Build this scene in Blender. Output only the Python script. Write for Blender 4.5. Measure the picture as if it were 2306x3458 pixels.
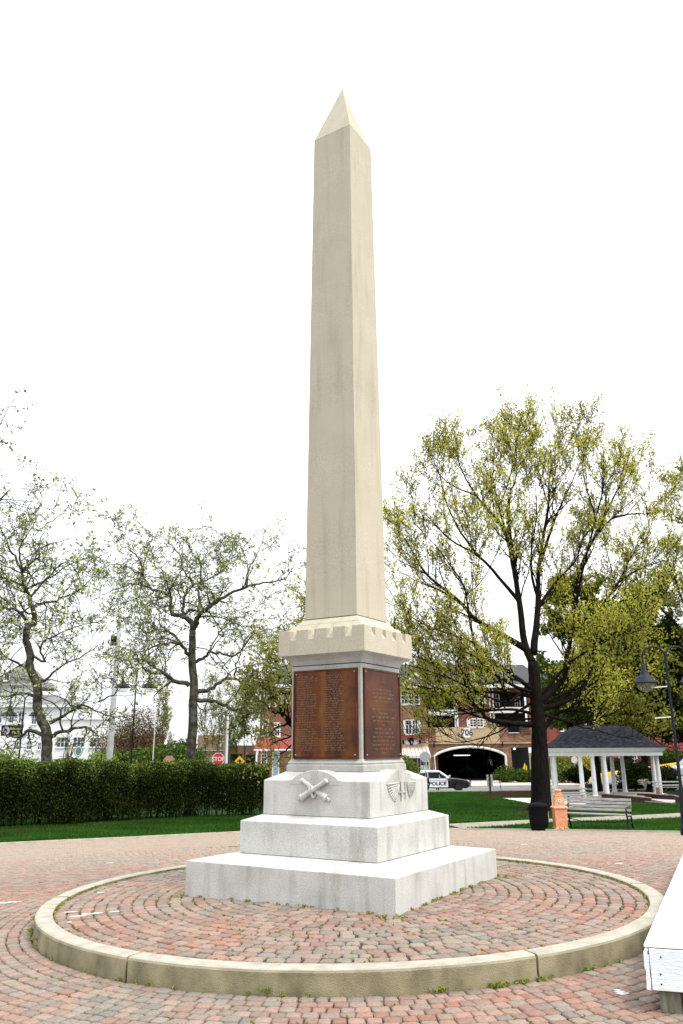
import bpy, bmesh, math, random
import numpy as np
from mathutils import Vector, Matrix
random.seed(7); rng = np.random.default_rng(11)
for o in list(bpy.data.objects): bpy.data.objects.remove(o)
scn = bpy.context.scene; COL = scn.collection
# ------------------------------------------------------------------ camera, world, sun, exposure
S = 1.25
CAM = np.array([-0.7521*S, -9.535*S, 2.0])
YAW, PIT, ROL, FPX = 0.07352, 0.28925, -0.005907, 2686.0
fw = np.array([math.sin(YAW)*math.cos(PIT), math.cos(YAW)*math.cos(PIT), math.sin(PIT)])
r0 = np.array([math.cos(YAW), -math.sin(YAW), 0.0]); u0 = np.cross(r0, fw)
ri = math.cos(ROL)*r0 + math.sin(ROL)*u0; up = math.cos(ROL)*u0 - math.sin(ROL)*r0
cd = bpy.data.cameras.new('camera'); cam = bpy.data.objects.new('camera', cd); COL.objects.link(cam)
M = Matrix.Identity(4)
for i in range(3):
    M[i][0] = ri[i]; M[i][1] = up[i]; M[i][2] = -fw[i]; M[i][3] = CAM[i]
cam.matrix_world = M
cd.sensor_fit = 'VERTICAL'; cd.sensor_height = 36; cd.lens = FPX/3458*36; cd.clip_end = 3000; cd.clip_start = .05
scn.camera = cam
w = bpy.data.worlds.new('World'); scn.world = w; w.use_nodes = True
nt = w.node_tree; nt.nodes.clear()
SUN_EL, SUN_AZ = math.radians(58), math.radians(125)       # azimuth clockwise from +Y
sky = nt.nodes.new('ShaderNodeTexSky'); sky.sky_type = 'NISHITA'; sky.sun_disc = False
sky.sun_elevation = SUN_EL; sky.sun_rotation = SUN_AZ; sky.air_density = 1; sky.dust_density = 4
mx = nt.nodes.new('ShaderNodeMix'); mx.data_type = 'RGBA'; mx.inputs[0].default_value = .88
nt.links.new(sky.outputs[0], mx.inputs[6]); mx.inputs[7].default_value = (10.2, 10.3, 10.6, 1)   # thick even cloud
tcw = nt.nodes.new('ShaderNodeTexCoord'); spw = nt.nodes.new('ShaderNodeSeparateXYZ'); nt.links.new(tcw.outputs['Generated'], spw.inputs[0])
gr_ = nt.nodes.new('ShaderNodeMapRange'); gr_.inputs[1].default_value = 0; gr_.inputs[2].default_value = 1; gr_.inputs[3].default_value = .62; gr_.inputs[4].default_value = 1.75; nt.links.new(spw.outputs[2], gr_.inputs[0])   # overcast: zenith brighter than horizon
m0 = nt.nodes.new('ShaderNodeMix'); m0.data_type = 'RGBA'; m0.blend_type = 'MULTIPLY'; m0.inputs[0].default_value = 1
nt.links.new(mx.outputs[2], m0.inputs[6]); nt.links.new(gr_.outputs[0], m0.inputs[7])
bg = nt.nodes.new('ShaderNodeBackground'); bg.inputs[1].default_value = .1
ow = nt.nodes.new('ShaderNodeOutputWorld'); nt.links.new(m0.outputs[2], bg.inputs[0]); nt.links.new(bg.outputs[0], ow.inputs[0])
sl = bpy.data.lights.new('sun', 'SUN'); sl.energy = 1.75; sl.angle = math.radians(20); sl.color = (1, .95, .86)
so = bpy.data.objects.new('sun', sl); COL.objects.link(so)
sd = Vector((math.sin(SUN_AZ)*math.cos(SUN_EL), math.cos(SUN_AZ)*math.cos(SUN_EL), math.sin(SUN_EL)))
so.rotation_euler = sd.to_track_quat('Z', 'Y').to_euler(); so.location = sd*60
scn.view_settings.view_transform = 'Standard'; scn.view_settings.look = 'None'
scn.view_settings.exposure = .88; scn.view_settings.gamma = 1
# ------------------------------------------------------------------ survey helpers
def ray(vx, vy):                      # direction through a point of the 1568-wide survey picture
    a = (vx*2306/1568-1153)/FPX; b = (1729-vy*2306/1568)/FPX
    return fw + a*ri + b*up
def P(vx, vy, Y):                     # where that ray reaches the vertical plane y = Y
    d = ray(vx, vy); t = (Y-CAM[1])/d[1]; return CAM + t*d
def T(x, y):                          # terrain height: level round the monument, falling gently to the street
    x = np.asarray(x, float); y = np.asarray(y, float)
    g = -np.clip(y-3, 0, 50.5)*.033
    return g + .01445*np.clip(x, -7, 7)*np.clip((16-y)/9, 0, 1)
def G(vx, vy):                        # where that ray meets the terrain
    d = ray(vx, vy); t = 3.0
    while t < 400:
        p = CAM+t*d
        if p[2] <= T(p[0], p[1]): break
        t += .05
    return p
# ------------------------------------------------------------------ materials
MATS = {}
def mat(name, color=(.5,.5,.5), rough=.8, noise=None, scale=8, bump=0, bscale=40, metal=0, spec=.3, attr=False, transl=0, emit=None, detail=6, stretch=None):
    """noise: list of (position, colour) stops driven by fractal noise in object space"""
    if name in MATS: return MATS[name]
    m = bpy.data.materials.new(name); m.use_nodes = True; t = m.node_tree; n = t.nodes
    b = n['Principled BSDF']; b.inputs['Roughness'].default_value = rough; b.inputs['Metallic'].default_value = metal
    b.inputs['Specular IOR Level'].default_value = spec
    b.inputs['Base Color'].default_value = (*color, 1)
    tc = n.new('ShaderNodeTexCoord'); src = tc.outputs['Object']
    if stretch:
        mp = n.new('ShaderNodeMapping'); mp.inputs['Scale'].default_value = stretch; t.links.new(src, mp.inputs[0]); src = mp.outputs[0]
    out = None
    if noise:
        nz = n.new('ShaderNodeTexNoise'); nz.inputs['Scale'].default_value = scale; nz.inputs['Detail'].default_value = detail
        t.links.new(src, nz.inputs['Vector'])
        cr = n.new('ShaderNodeValToRGB'); t.links.new(nz.outputs[0], cr.inputs[0])
        e = cr.color_ramp.elements
        while len(e) < len(noise): e.new(.5)
        for k, (p, c) in enumerate(noise): e[k].position = p; e[k].color = (*c, 1)
        out = cr.outputs[0]
    if attr:
        at = n.new('ShaderNodeAttribute'); at.attribute_name = 'Col'
        if out:
            mm = n.new('ShaderNodeMix'); mm.data_type = 'RGBA'; mm.blend_type = 'MULTIPLY'; mm.inputs[0].default_value = 1
            t.links.new(at.outputs[0], mm.inputs[6]); t.links.new(out, mm.inputs[7]); out = mm.outputs[2]
        else: out = at.outputs[0]
    if out: t.links.new(out, b.inputs['Base Color'])
    if bump:
        nb = n.new('ShaderNodeTexNoise'); nb.inputs['Scale'].default_value = bscale; nb.inputs['Detail'].default_value = 5
        t.links.new(src, nb.inputs['Vector'])
        bp = n.new('ShaderNodeBump'); bp.inputs['Strength'].default_value = bump; bp.inputs['Distance'].default_value = .02
        t.links.new(nb.outputs[0], bp.inputs['Height']); t.links.new(bp.outputs[0], b.inputs['Normal'])
    if emit: b.inputs['Emission Color'].default_value = (*emit[0], 1); b.inputs['Emission Strength'].default_value = emit[1]
    if transl:
        tr = n.new('ShaderNodeBsdfTranslucent'); ms = n.new('ShaderNodeMixShader'); ms.inputs[0].default_value = transl
        if out: t.links.new(out, tr.inputs[0])
        else: tr.inputs[0].default_value = (*color, 1)
        t.links.new(b.outputs[0], ms.inputs[1]); t.links.new(tr.outputs[0], ms.inputs[2])
        t.links.new(ms.outputs[0], n['Material Output'].inputs[0])
    MATS[name] = m; return m
def brickmat(name, c1, c2, mortar, bw=.22, bh=.075, plane='XZ', msize=.012, big=(.85,1.1)):
    m = bpy.data.materials.new(name); m.use_nodes = True; t = m.node_tree; n = t.nodes; b = n['Principled BSDF']
    b.inputs['Roughness'].default_value = .9; b.inputs['Specular IOR Level'].default_value = .2
    tc = n.new('ShaderNodeTexCoord'); sp = n.new('ShaderNodeSeparateXYZ'); t.links.new(tc.outputs['Object'], sp.inputs[0])
    ad = n.new('ShaderNodeMath'); t.links.new(sp.outputs[0], ad.inputs[0]); t.links.new(sp.outputs[1], ad.inputs[1])
    cb = n.new('ShaderNodeCombineXYZ'); t.links.new(ad.outputs[0], cb.inputs[0]); t.links.new(sp.outputs[2], cb.inputs[1])
    bt = n.new('ShaderNodeTexBrick'); t.links.new(cb.outputs[0], bt.inputs[0])
    bt.inputs['Color1'].default_value = (*c1,1); bt.inputs['Color2'].default_value = (*c2,1); bt.inputs['Mortar'].default_value = (*mortar,1)
    bt.inputs['Scale'].default_value = 1; bt.inputs['Brick Width'].default_value = bw; bt.inputs['Row Height'].default_value = bh; bt.inputs['Mortar Size'].default_value = msize
    nz = n.new('ShaderNodeTexNoise'); nz.inputs['Scale'].default_value = 1.3; nz.inputs['Detail'].default_value = 8; t.links.new(tc.outputs['Object'], nz.inputs[0])
    mr = n.new('ShaderNodeMapRange'); mr.inputs[3].default_value = big[0]-.25; mr.inputs[4].default_value = big[1]+.25; t.links.new(nz.outputs[0], mr.inputs[0])
    mm = n.new('ShaderNodeMix'); mm.data_type='RGBA'; mm.blend_type='MULTIPLY'; mm.inputs[0].default_value = 1
    t.links.new(bt.outputs[0], mm.inputs[6]); t.links.new(mr.outputs[0], mm.inputs[7]); t.links.new(mm.outputs[2], b.inputs['Base Color'])
    MATS[name] = m; return m
# ------------------------------------------------------------------ mesh builder
class MB:
    def __init__(s): s.v = []; s.f = []; s.M = None
    def add(s, vs, fs):
        k = len(s.v)
        if s.M is not None: vs = [tuple(s.M @ Vector(v)) for v in vs]
        s.v += [tuple(map(float, v)) for v in vs]; s.f += [tuple(i+k for i in f) for f in fs]; return s
    def box(s, x0, x1, y0, y1, z0, z1):
        return s.add([(x0,y0,z0),(x1,y0,z0),(x1,y1,z0),(x0,y1,z0),(x0,y0,z1),(x1,y0,z1),(x1,y1,z1),(x0,y1,z1)],
                     [(0,3,2,1),(4,5,6,7),(0,1,5,4),(1,2,6,5),(2,3,7,6),(3,0,4,7)])
    def cbox(s, c, d): return s.box(c[0]-d[0]/2,c[0]+d[0]/2,c[1]-d[1]/2,c[1]+d[1]/2,c[2]-d[2]/2,c[2]+d[2]/2)
    def rings(s, rs, cap=True, closed=True):
        n = len(rs[0]); vs = [p for r in rs for p in r]; fs = []
        for k in range(len(rs)-1):
            for i in range(n if closed else n-1):
                j = (i+1) % n; fs.append((k*n+i, k*n+j, (k+1)*n+j, (k+1)*n+i))
        if cap: fs += [tuple(reversed(range(n))), tuple(range((len(rs)-1)*n, len(rs)*n))]
        return s.add(vs, fs)
    def sq(s, levels):               # square stack: (half side, z)
        return s.rings([[(-h,-h,z),(h,-h,z),(h,h,z),(-h,h,z)] for h, z in levels])
    def prism(s, poly, a0, a1, axis='z'):
        f = {'z': lambda p, a: (p[0],p[1],a), 'y': lambda p, a: (p[0],a,p[1]), 'x': lambda p, a: (a,p[0],p[1])}[axis]
        return s.rings([[f(p,a0) for p in poly],[f(p,a1) for p in poly]])
    def lathe(s, prof, n=16, c=(0,0,0), sx=1, sy=1):
        return s.rings([[(c[0]+sx*r*math.cos(2*math.pi*i/n), c[1]+sy*r*math.sin(2*math.pi*i/n), c[2]+z) for i in range(n)] for r, z in prof])
    def tube(s, pts, rad, n=6):
        pts = [Vector(p) for p in pts]; R = rad if hasattr(rad, '__len__') else [rad]*len(pts); rs = []
        u = None
        for i, p in enumerate(pts):
            d = (pts[min(i+1,len(pts)-1)]-pts[max(i-1,0)])
            if d.length < 1e-9: d = Vector((0,0,1))
            d.normalize()
            if u is None: u = d.orthogonal().normalized()
            else:
                u = u-d*u.dot(d)
                u = u.normalized() if u.length > 1e-6 else d.orthogonal().normalized()
            v = d.cross(u)
            rs.append([tuple(p+(u*math.cos(2*math.pi*k/n)+v*math.sin(2*math.pi*k/n))*R[i]) for k in range(n)])
        return s.rings(rs)
    def build(s, name, m, parent=None, off=None, smooth=False, bevel=0):
        vs = s.v
        if off is not None: vs = [(a-off[0], b-off[1], c-off[2]) for a,b,c in vs]
        me = bpy.data.meshes.new(name); me.from_pydata(vs, [], s.f)
        bm = bmesh.new(); bm.from_mesh(me); bmesh.ops.recalc_face_normals(bm, faces=bm.faces); bm.to_mesh(me); bm.free()
        return link(name, me, m, parent, smooth, bevel)
def link(name, me, m, parent=None, smooth=False, bevel=0):
    me.materials.append(m); o = bpy.data.objects.new(name, me); COL.objects.link(o); o.parent = parent
    if smooth: me.polygons.foreach_set('use_smooth', [True]*len(me.polygons))
    if bevel:
        bv = o.modifiers.new('bevel', 'BEVEL'); bv.width = bevel; bv.segments = 2; bv.limit_method = 'ANGLE'; bv.angle_limit = math.radians(35)
    return o
def empty(name, loc, label, cat, group=None, rz=0):
    o = bpy.data.objects.new(name, None); COL.objects.link(o); o.location = [float(a) for a in loc]; o.rotation_euler = (0,0,rz)
    o.empty_display_size = .3
    return tag(o, label, cat, group)
def tag(o, label, cat, group=None, kind=None):
    o['label'] = label
    if cat: o['category'] = cat
    if group: o['group'] = group
    if kind: o['kind'] = kind
    return o
def struct(o, label, kind='structure'):
    o['kind'] = kind; o['label'] = label; return o
def copy_tree(o, parent=None):
    c = o.copy(); COL.objects.link(c); c.parent = parent
    for ch in [q for q in bpy.data.objects if q.parent == o]: copy_tree(ch, c)
    return c
def npmesh(name, V, F, m, parent=None, col=None, smooth=False):
    """V (n,3); F (k,q) equal-size faces; col (k,3) per face"""
    me = bpy.data.meshes.new(name); k, q = F.shape
    me.vertices.add(len(V)); me.vertices.foreach_set('co', np.ascontiguousarray(V, dtype=np.float32).ravel())
    me.loops.add(k*q); me.loops.foreach_set('vertex_index', F.astype(np.int32).ravel())
    me.polygons.add(k); me.polygons.foreach_set('loop_start', np.arange(k, dtype=np.int32)*q); me.polygons.foreach_set('loop_total', np.full(k, q, dtype=np.int32))
    me.update(calc_edges=True)
    if col is not None:
        ca = me.color_attributes.new('Col', 'FLOAT_COLOR', 'CORNER')
        c = np.ones((k, q, 4), np.float32); c[:, :, :3] = col[:, None, :]; ca.data.foreach_set('color', c.ravel())
    return link(name, me, m, parent, smooth)
def leaves(name, C, size, m, parent=None, col=None, off=None, aspect=1.6, hang=0, flat=0):
    """leaf-sized rhombic faces at the points C, each bent along its midrib"""
    C = np.asarray(C, float); N = len(C)
    if off is not None: C = C-np.asarray(off)
    a = rng.normal(size=(N,3)); a[:,2] = a[:,2]*(1-flat)-hang; a /= np.linalg.norm(a,axis=1,keepdims=True)+1e-9
    b = rng.normal(size=(N,3)); b -= (b*a).sum(1,keepdims=True)*a; b /= np.linalg.norm(b,axis=1,keepdims=True)+1e-9
    s_ = size*rng.uniform(.6,1.35,(N,1)); L = a*s_*aspect/2; W = b*s_/2; nn = np.cross(a,b)*s_*.18
    V = np.stack([C-L, C+W*1.0+nn-L*.15, C+L, C-W+nn-L*.15], 1).reshape(-1,3)
    F = np.arange(N*4).reshape(N,4)
    return npmesh(name, V, F, m, parent, col)
def leafcols(N, cols, jit=.25):
    cols = np.array(cols); c = cols[rng.integers(0,len(cols),N)]; return c*rng.uniform(1-jit,1+jit,(N,1))
def text_mb(s, size, name, m, parent, loc, rot, ext=.004, sx=1, bold=0):
    cu = bpy.data.curves.new('t','FONT'); cu.body = s; cu.size = size; cu.align_x = 'CENTER'; cu.align_y = 'CENTER'; cu.extrude = ext; cu.offset = bold
    ob = bpy.data.objects.new('t', cu); COL.objects.link(ob); dg = bpy.context.evaluated_depsgraph_get()
    me = bpy.data.meshes.new_from_object(ob.evaluated_get(dg)); bpy.data.objects.remove(ob)
    o = link(name, me, m, parent); o.location = loc; o.rotation_euler = rot; o.scale = (sx,1,1); return o
# ------------------------------------------------------------------ shared materials
granite = mat('granite', noise=[(.3,(.38,.38,.352)),(.5,(.455,.458,.433)),(.62,(.485,.49,.468)),(.75,(.42,.415,.378))], scale=2.2, bump=.25, bscale=120, detail=15, rough=.75)
lime = mat('shaft_stone', noise=[(.32,(.405,.37,.285)),(.48,(.42,.385,.30)),(.6,(.435,.398,.312)),(.75,(.415,.38,.298))], scale=1.8, bump=.25, bscale=110, detail=15, rough=.85)
iron = mat('black_iron', (.006,.006,.008), .55, spec=.25)
whitep = mat('white_paint', noise=[(.3,(.56,.58,.58)),(.7,(.66,.67,.67))], scale=5, rough=.5)
glass = mat('dark_glass', (.02,.025,.035), .08, spec=.6)
concrete = mat('concrete', noise=[(.3,(.36,.33,.28)),(.7,(.48,.45,.39))], scale=3, bump=.2, rough=.9)
blackp = mat('black_paint', (.01,.01,.012), .4)
# ------------------------------------------------------------------ ground, lawns, paths (draped sheets)
def drape(name, poly, dz, m, label, step=1.0, kind='structure', thick=0, zf=None):
    bm = bmesh.new(); bm.faces.new([bm.verts.new((p[0],p[1],0)) for p in poly])
    xs = [p[0] for p in poly]; ys = [p[1] for p in poly]
    for ax, lo, hi in ((0,min(xs),max(xs)),(1,min(ys),max(ys))):
        k = math.ceil(lo/step)*step
        while k < hi:
            co = [0,0,0]; co[ax] = k; no = [0,0,0]; no[ax] = 1
            bmesh.ops.bisect_plane(bm, geom=bm.verts[:]+bm.edges[:]+bm.faces[:], plane_co=co, plane_no=no); k += step
    for v in bm.verts: v.co.z = float((zf or T)(v.co.x, v.co.y))+dz
    if thick:
        r = bmesh.ops.extrude_face_region(bm, geom=bm.faces[:])
        for e in r['geom']:
            if isinstance(e, bmesh.types.BMVert): e.co.z -= thick
    bmesh.ops.recalc_face_normals(bm, faces=bm.faces)
    me = bpy.data.meshes.new(name); bm.to_mesh(me); bm.free(); o = link(name, me, m); struct(o, label, kind); return o
soil = mat('soil', noise=[(.3,(.035,.05,.018)),(.7,(.07,.085,.03))], scale=.8, rough=.95)
drape('ground', [(-400,-60),(400,-60),(400,600),(-400,600)], -.16, soil, 'grassy ground around the square', step=20)
joint = mat('paving_joint', noise=[(.35,(.028,.02,.013)),(.55,(.055,.04,.026)),(.66,(.11,.105,.03))], scale=1.5, rough=.95)
# plaza edge, lawn edges (survey points on the terrain)
EL = [G(*p) for p in ((-260,1966),(0,1940),(140,1933),(275,1927),(410,1920),(550,1913))]
ER = [G(*p) for p in ((1068,1905.5),(1200,1906.5),(1320,1908),(1440,1910),(1568,1912),(1700,1915))]
PU = [G(*p) for p in ((1032,1895.5),(1156,1889),(1300,1882),(1440,1876),(1568,1869.5),(1720,1861))]
PL = [G(*p) for p in ((1068,1905),(1150,1899.5),(1257,1891),(1440,1884.5),(1568,1879),(1720,1871))]
mid = [(float(EL[-1][0])+ (float(PU[0][0])-float(EL[-1][0]))*k/5, float(EL[-1][1])+(float(PU[0][1])-float(EL[-1][1]))*k/5) for k in range(1,5)]
edge = [tuple(p[:2]) for p in EL] + mid + [tuple(p[:2]) for p in PU]
plaza = [(-30,-25),(32,-25),(32,edge[-1][1])]+list(reversed(edge))+[(-30,edge[0][1])]
drape('plaza_joint_bed', plaza, -.022, joint, 'sandy joints under the brick paving of the square')
lawnm = mat('lawn', noise=[(.3,(.006,.024,.004)),(.5,(.011,.038,.006)),(.7,(.025,.055,.010))], scale=3, bump=.6, bscale=60, rough=.95, spec=.05)
STREET0, STREET1 = 42.0, 58.0
lawn_l = [(-45,edge[0][1]-.3)]+edge[:8]+[(edge[7][0],60.5),(-45,60.5)]
lawn_r = edge[7:]+[(40,edge[-1][1]),(40,60.5),(edge[7][0],60.5)]
drape('lawn_left', lawn_l, .03, lawnm, 'lawn behind the left edge of the brick square')
drape('lawn_right', lawn_r, .03, lawnm, 'lawn between the brick square and the street')
strip = [tuple(p[:2]) for p in ER]+[tuple(p[:2]) for p in reversed(PL)]
drape('grass_strip', strip, .03, lawnm, 'narrow grass strip between the square and the concrete path')
pathm = mat('path_concrete', noise=[(.3,(.19,.175,.145)),(.7,(.26,.24,.205))], scale=2, rough=.95, bump=.2)
pp = [tuple(p[:2]) for p in PL]+[tuple(p[:2]) for p in reversed(PU)]
drape('path', pp, .008, pathm, 'pale concrete path curving off the square behind the bench')
def edging(name, pts, wd, h, label, m=concrete):
    mb = MB(); n = len(pts); L = []; R = []
    for i in range(n):
        a = np.array(pts[max(i-1,0)][:2]); b = np.array(pts[min(i+1,n-1)][:2]); d = (b-a)/np.linalg.norm(b-a); nn = np.array([-d[1],d[0]])
        p = np.array(pts[i][:2]); L.append(p+nn*wd/2); R.append(p-nn*wd/2)
    rs = []
    for l, r in zip(L,R):
        zl = float(T(*l)); zr = float(T(*r)); rs.append([(l[0],l[1],zl-.1),(r[0],r[1],zr-.1),(r[0],r[1],zr+h),(l[0],l[1],zl+h)])
    mb.rings(rs); o = mb.build(name, m); struct(o, label); return o
cream = mat('edging_concrete', noise=[(.3,(.34,.31,.24)),(.7,(.46,.43,.35))], scale=4, rough=.9)
edging('lawn_edging', EL+[(*q,0) for q in mid[:2]], .10, .05, 'thin pale kerb between the paving and the left lawn', cream)
edging('path_edging', PU, .08, .045, 'thin pale kerb along the far side of the concrete path', cream)
edging('strip_edging', ER, .08, .04, 'thin pale kerb between paving and the narrow grass strip', cream)
asph = mat('asphalt', noise=[(.3,(.17,.165,.16)),(.7,(.24,.235,.225))], scale=.6, rough=.95)
drape('street', [(-90,60.5),(110,60.5),(110,69),(-90,69)], .0, asph, 'grey street beyond the lawns', step=5)
drape('street_kerb', [(-90,60.3),(40,60.3),(40,60.5),(-90,60.5)], .12, concrete, 'kerb on the near side of the street', thick=.3, step=5)
sidew = mat('sidewalk', noise=[(.3,(.42,.37,.33)),(.7,(.52,.47,.43))], scale=1.2, rough=.9)
drape('sidewalk', [(-90,69),(110,69),(110,82),(-90,82)], .13, sidew, 'pale pavement in front of the brick building', step=5, thick=.3)
mulch = mat('mulch', noise=[(.3,(.012,.006,.004)),(.7,(.04,.018,.012))], scale=9, bump=1, bscale=30, rough=1, spec=.03)
gp = [G(*p) for p in ((1085,1828),(1110,1831),(1160,1831),(1235,1828),(1330,1826),(1330,1817),(1235,1814),(1190,1817),(1120,1822))]
drape('mulch_bed', [tuple(p[:2]) for p in gp], .05, mulch, 'dark mulch bed on the lawn round the small sign post')
gp = [G(*p) for p in ((1180,1862),(1215,1868),(1262,1868),(1292,1860),(1270,1853),(1215,1853))]
drape('tree_mulch', [tuple(p[:2]) for p in gp], .045, mulch, 'dark mulch round the foot of the big tree')
gp = [G(*p) for p in ((1154,1834.5),(1230,1849),(1300,1856),(1345,1855),(1345,1842),(1300,1838),(1235,1834))]
drape('gazebo_walk', [tuple(p[:2]) for p in gp], .05, mat('pale_concrete', noise=[(.3,(.5,.48,.44)),(.7,(.62,.6,.56))], scale=2), 'bright concrete walk in front of the pavilion')
hb = [G(*p) for p in ((-200,1925),(0,1917),(180,1908),(330,1896),(470,1888),(600,1884))]
HD = [tuple(p[:2]) for p in hb]
drape('hedge_bed', HD+[(HD[-1][0]+.6,HD[-1][1]+2.2)]+[(x-.1,y+2.2) for x,y in reversed(HD)], .045, mulch, 'dark mulch under the long hedge')
# grass blades
EXC = [[tuple(G(*q)[:2]) for q in pl] for pl in (((1085,1828),(1110,1831),(1160,1831),(1235,1828),(1330,1826),(1330,1817),(1235,1814),(1190,1817),(1120,1822)),((1180,1862),(1215,1868),(1262,1868),(1292,1860),(1270,1853),(1215,1853)),((1154,1834.5),(1230,1849),(1300,1856),(1345,1855),(1345,1842),(1300,1838),(1235,1834)))]+[pp+[]]
EXC.append([(EXC[0][0][0],-99),(EXC[0][0][0]+.01,-99),(EXC[0][0][0]+.01,-98)])
def inpoly(x, y, poly):
    c = np.zeros(len(x), bool); n = len(poly); j = n-1
    for i in range(n):
        xi, yi = poly[i]; xj, yj = poly[j]
        t = ((yi > y) != (yj > y)) & (x < (xj-xi)*(y-yi)/((yj-yi) if yj != yi else 1e-9)+xi); c ^= t; j = i
    return c
def blades(name, poly, n, h, label, box=None, ex=()):
    xs = [p[0] for p in poly]; ys = [p[1] for p in poly]; bx = box or (min(xs),max(xs),min(ys),max(ys))
    x = rng.uniform(bx[0],bx[1],n); y = rng.uniform(bx[2],bx[3],n); k = inpoly(x,y,poly)
    for e in ex: k &= ~inpoly(x,y,e)
    x, y = x[k], y[k]; N = len(x); z = T(x,y)+.028; a = rng.uniform(0,2*np.pi,N); wd = h*.22; hh = h*rng.uniform(.5,1.3,N)
    l = rng.normal(0,.35,(N,2))*hh[:,None]
    V = np.stack([np.stack([x-wd*np.cos(a),y-wd*np.sin(a),z],1),np.stack([x+wd*np.cos(a),y+wd*np.sin(a),z],1),np.stack([x+l[:,0],y+l[:,1],z+hh],1)],1).reshape(-1,3)
    pat = .5+.5*np.sin(x*1.7+np.sin(y*1.3)*2)*np.sin(y*.9+np.sin(x*.8))
    c = np.array([.020,.078,.010])[None]*(.7+.7*pat[:,None])+np.array([.035,.025,0])[None]*(rng.random((N,1))**3)
    o = npmesh(name, V, np.arange(N*3).reshape(N,3), mat('grass_blade', attr=True, rough=.9, transl=.3, spec=.04), None, c); struct(o, label, 'stuff'); return o
blades('grass', lawn_l, 90000, .06, 'short green grass of the left lawn', (-14,4,min(y for x,y in HD)-3.5,max(y for x,y in HD)+3))
blades('grass', lawn_r, 220000, .07, 'mown grass of the right lawn', (-3.5,26,7,60.4), EXC)
blades('grass', strip, 40000, .06, 'grass of the narrow strip by the bench')
# ------------------------------------------------------------------ brick pavers as real stones
RC = np.array([0.0, -.3327*S]); RO = 3.1409*S; RW = .1608*S; RI = RO-RW; CT = .1629*S
def pav_far(c, x, y):      # stone colour blends paler and sandier towards the far side of the square
    d = np.clip((np.hypot(x-RC[0],y-RC[1])-4.5)/6,0,1)*np.clip((y+2)/6,0,1)
    return c*(1-.6*d[:,None])+np.array([.295,.24,.205])[None]*.64*d[:,None]
def pavcol(x, y, n): return pavcol_(x,y,n)*np.array([.98,1.0,.91])[None]
def pavcol_(x, y, n):
    c1 = .8*np.sin(x*1.3+2*np.sin(y*.8))+np.sin(y*2.1-1.3*np.sin(x*1.1)); r = .8*rng.random(n)+.1+.14*c1
    pal = np.array([[.18,.175,.165],[.21,.18,.163],[.23,.178,.158],[.25,.165,.142],[.262,.15,.126],[.285,.132,.105]])
    pal = pal*.72+pal.mean(0)*.26; k = np.clip((r*4.6+.45).astype(int),0,5); return pav_far(pal[k]*rng.uniform(.8,1.15,(n,1)),x,y)
def pavers(name, cx, cy, ang, lx, ly, zf, label, m, gap=.010, ch=.2, bev=.013, wj=.005):
    """lx across, ly deep; eight-cornered cobbles with worn shoulders"""
    n = len(cx); wob = rng.normal(0,wj,(n,8,2))
    hx = (lx-gap)/2; hy = (ly-gap)/2; c = ch*np.minimum(hx,hy)
    tx = np.stack([-hx+c,hx-c,hx,hx,hx-c,-hx+c,-hx,-hx],1); ty = np.stack([-hy,-hy,-hy+c,hy-c,hy,hy,hy-c,-hy+c],1)
    tx = tx+wob[:,:,0]; ty = ty+wob[:,:,1]
    ca, sa = np.cos(ang)[:,None], np.sin(ang)[:,None]; tilt = rng.normal(0,.006,(n,2)); dz = rng.normal(0,.002,n)
    def ring(k, z):
        X = tx*k[:,None]; Y = ty*k[:,None]; zz = z+dz[:,None]+X*tilt[:,:1]+Y*tilt[:,1:]
        wx = cx[:,None]+X*ca-Y*sa; wy = cy[:,None]+X*sa+Y*ca; return np.stack([wx,wy,zf(wx,wy)+zz],2)
    s1 = 1-2*bev/(np.minimum(lx,ly))
    V = np.concatenate([ring(np.ones(n),-.03), ring(np.ones(n),-.007), ring(s1,0.0)],1)   # n,24,3
    base = (np.arange(n)*24)[:,None,None]; i = np.arange(8); j = (i+1)%8
    q = np.concatenate([np.stack([i,j,j+8,i+8],1), np.stack([i+8,j+8,j+16,i+16],1), np.array([[16,17,18,19],[16,19,20,23],[20,21,22,23]])],0)
    F = (base+q[None]).reshape(-1,4); col = np.repeat(pavcol(cx,cy,n),len(q),0)
    o = npmesh(name, V.reshape(-1,3), F, m, None, col); struct(o, label); return o
pavm = mat('paver', attr=True, noise=[(.25,(.68,.68,.68)),(.5,(.95,.95,.95)),(.72,(1.12,1.1,1.08))], scale=38, bump=.35, bscale=130, rough=.85, detail=4, spec=.25)
def ringset(r0, r1, dr, lt):
    X=[];Y=[];A=[];LX=[];LY=[]; r = r0; k = 0
    while r+dr <= r1+1e-6:
        d = dr; rm = r+d/2; n = max(8,int(round(2*math.pi*rm/lt))); w_ = rng.uniform(.78,1.22,n); e = np.concatenate([[0],np.cumsum(w_)])/w_.sum()*2*np.pi+rng.uniform(0,6)
        a = (e[1:]+e[:-1])/2; X.append(RC[0]+rm*np.cos(a)); Y.append(RC[1]+rm*np.sin(a)); A.append(a+np.pi/2); LX.append((e[1:]-e[:-1])*rm); LY.append(np.full(n,d)); r += d; k += 1
    return [np.concatenate(q) for q in (X,Y,A,LX,LY)]
def inz(x, y):
    rr = np.hypot(x-RC[0],y-RC[1]); return CT-.035+.035*np.clip(1-rr/RI,0,1)*1.6+.01445*x
X,Y,A,LX,LY = ringset(1.0, RI-.005, (RI-.005-1.0)/18, .165)
pavers('raised_paving', X,Y,A,LX,LY, inz, 'circular brick paving inside the raised kerb round the monument', pavm, ch=.40, wj=.009, gap=.012)
X,Y,A,LX,LY = ringset(RO+.01, 9.4, .136, .138); k = (Y<8.5)
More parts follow.
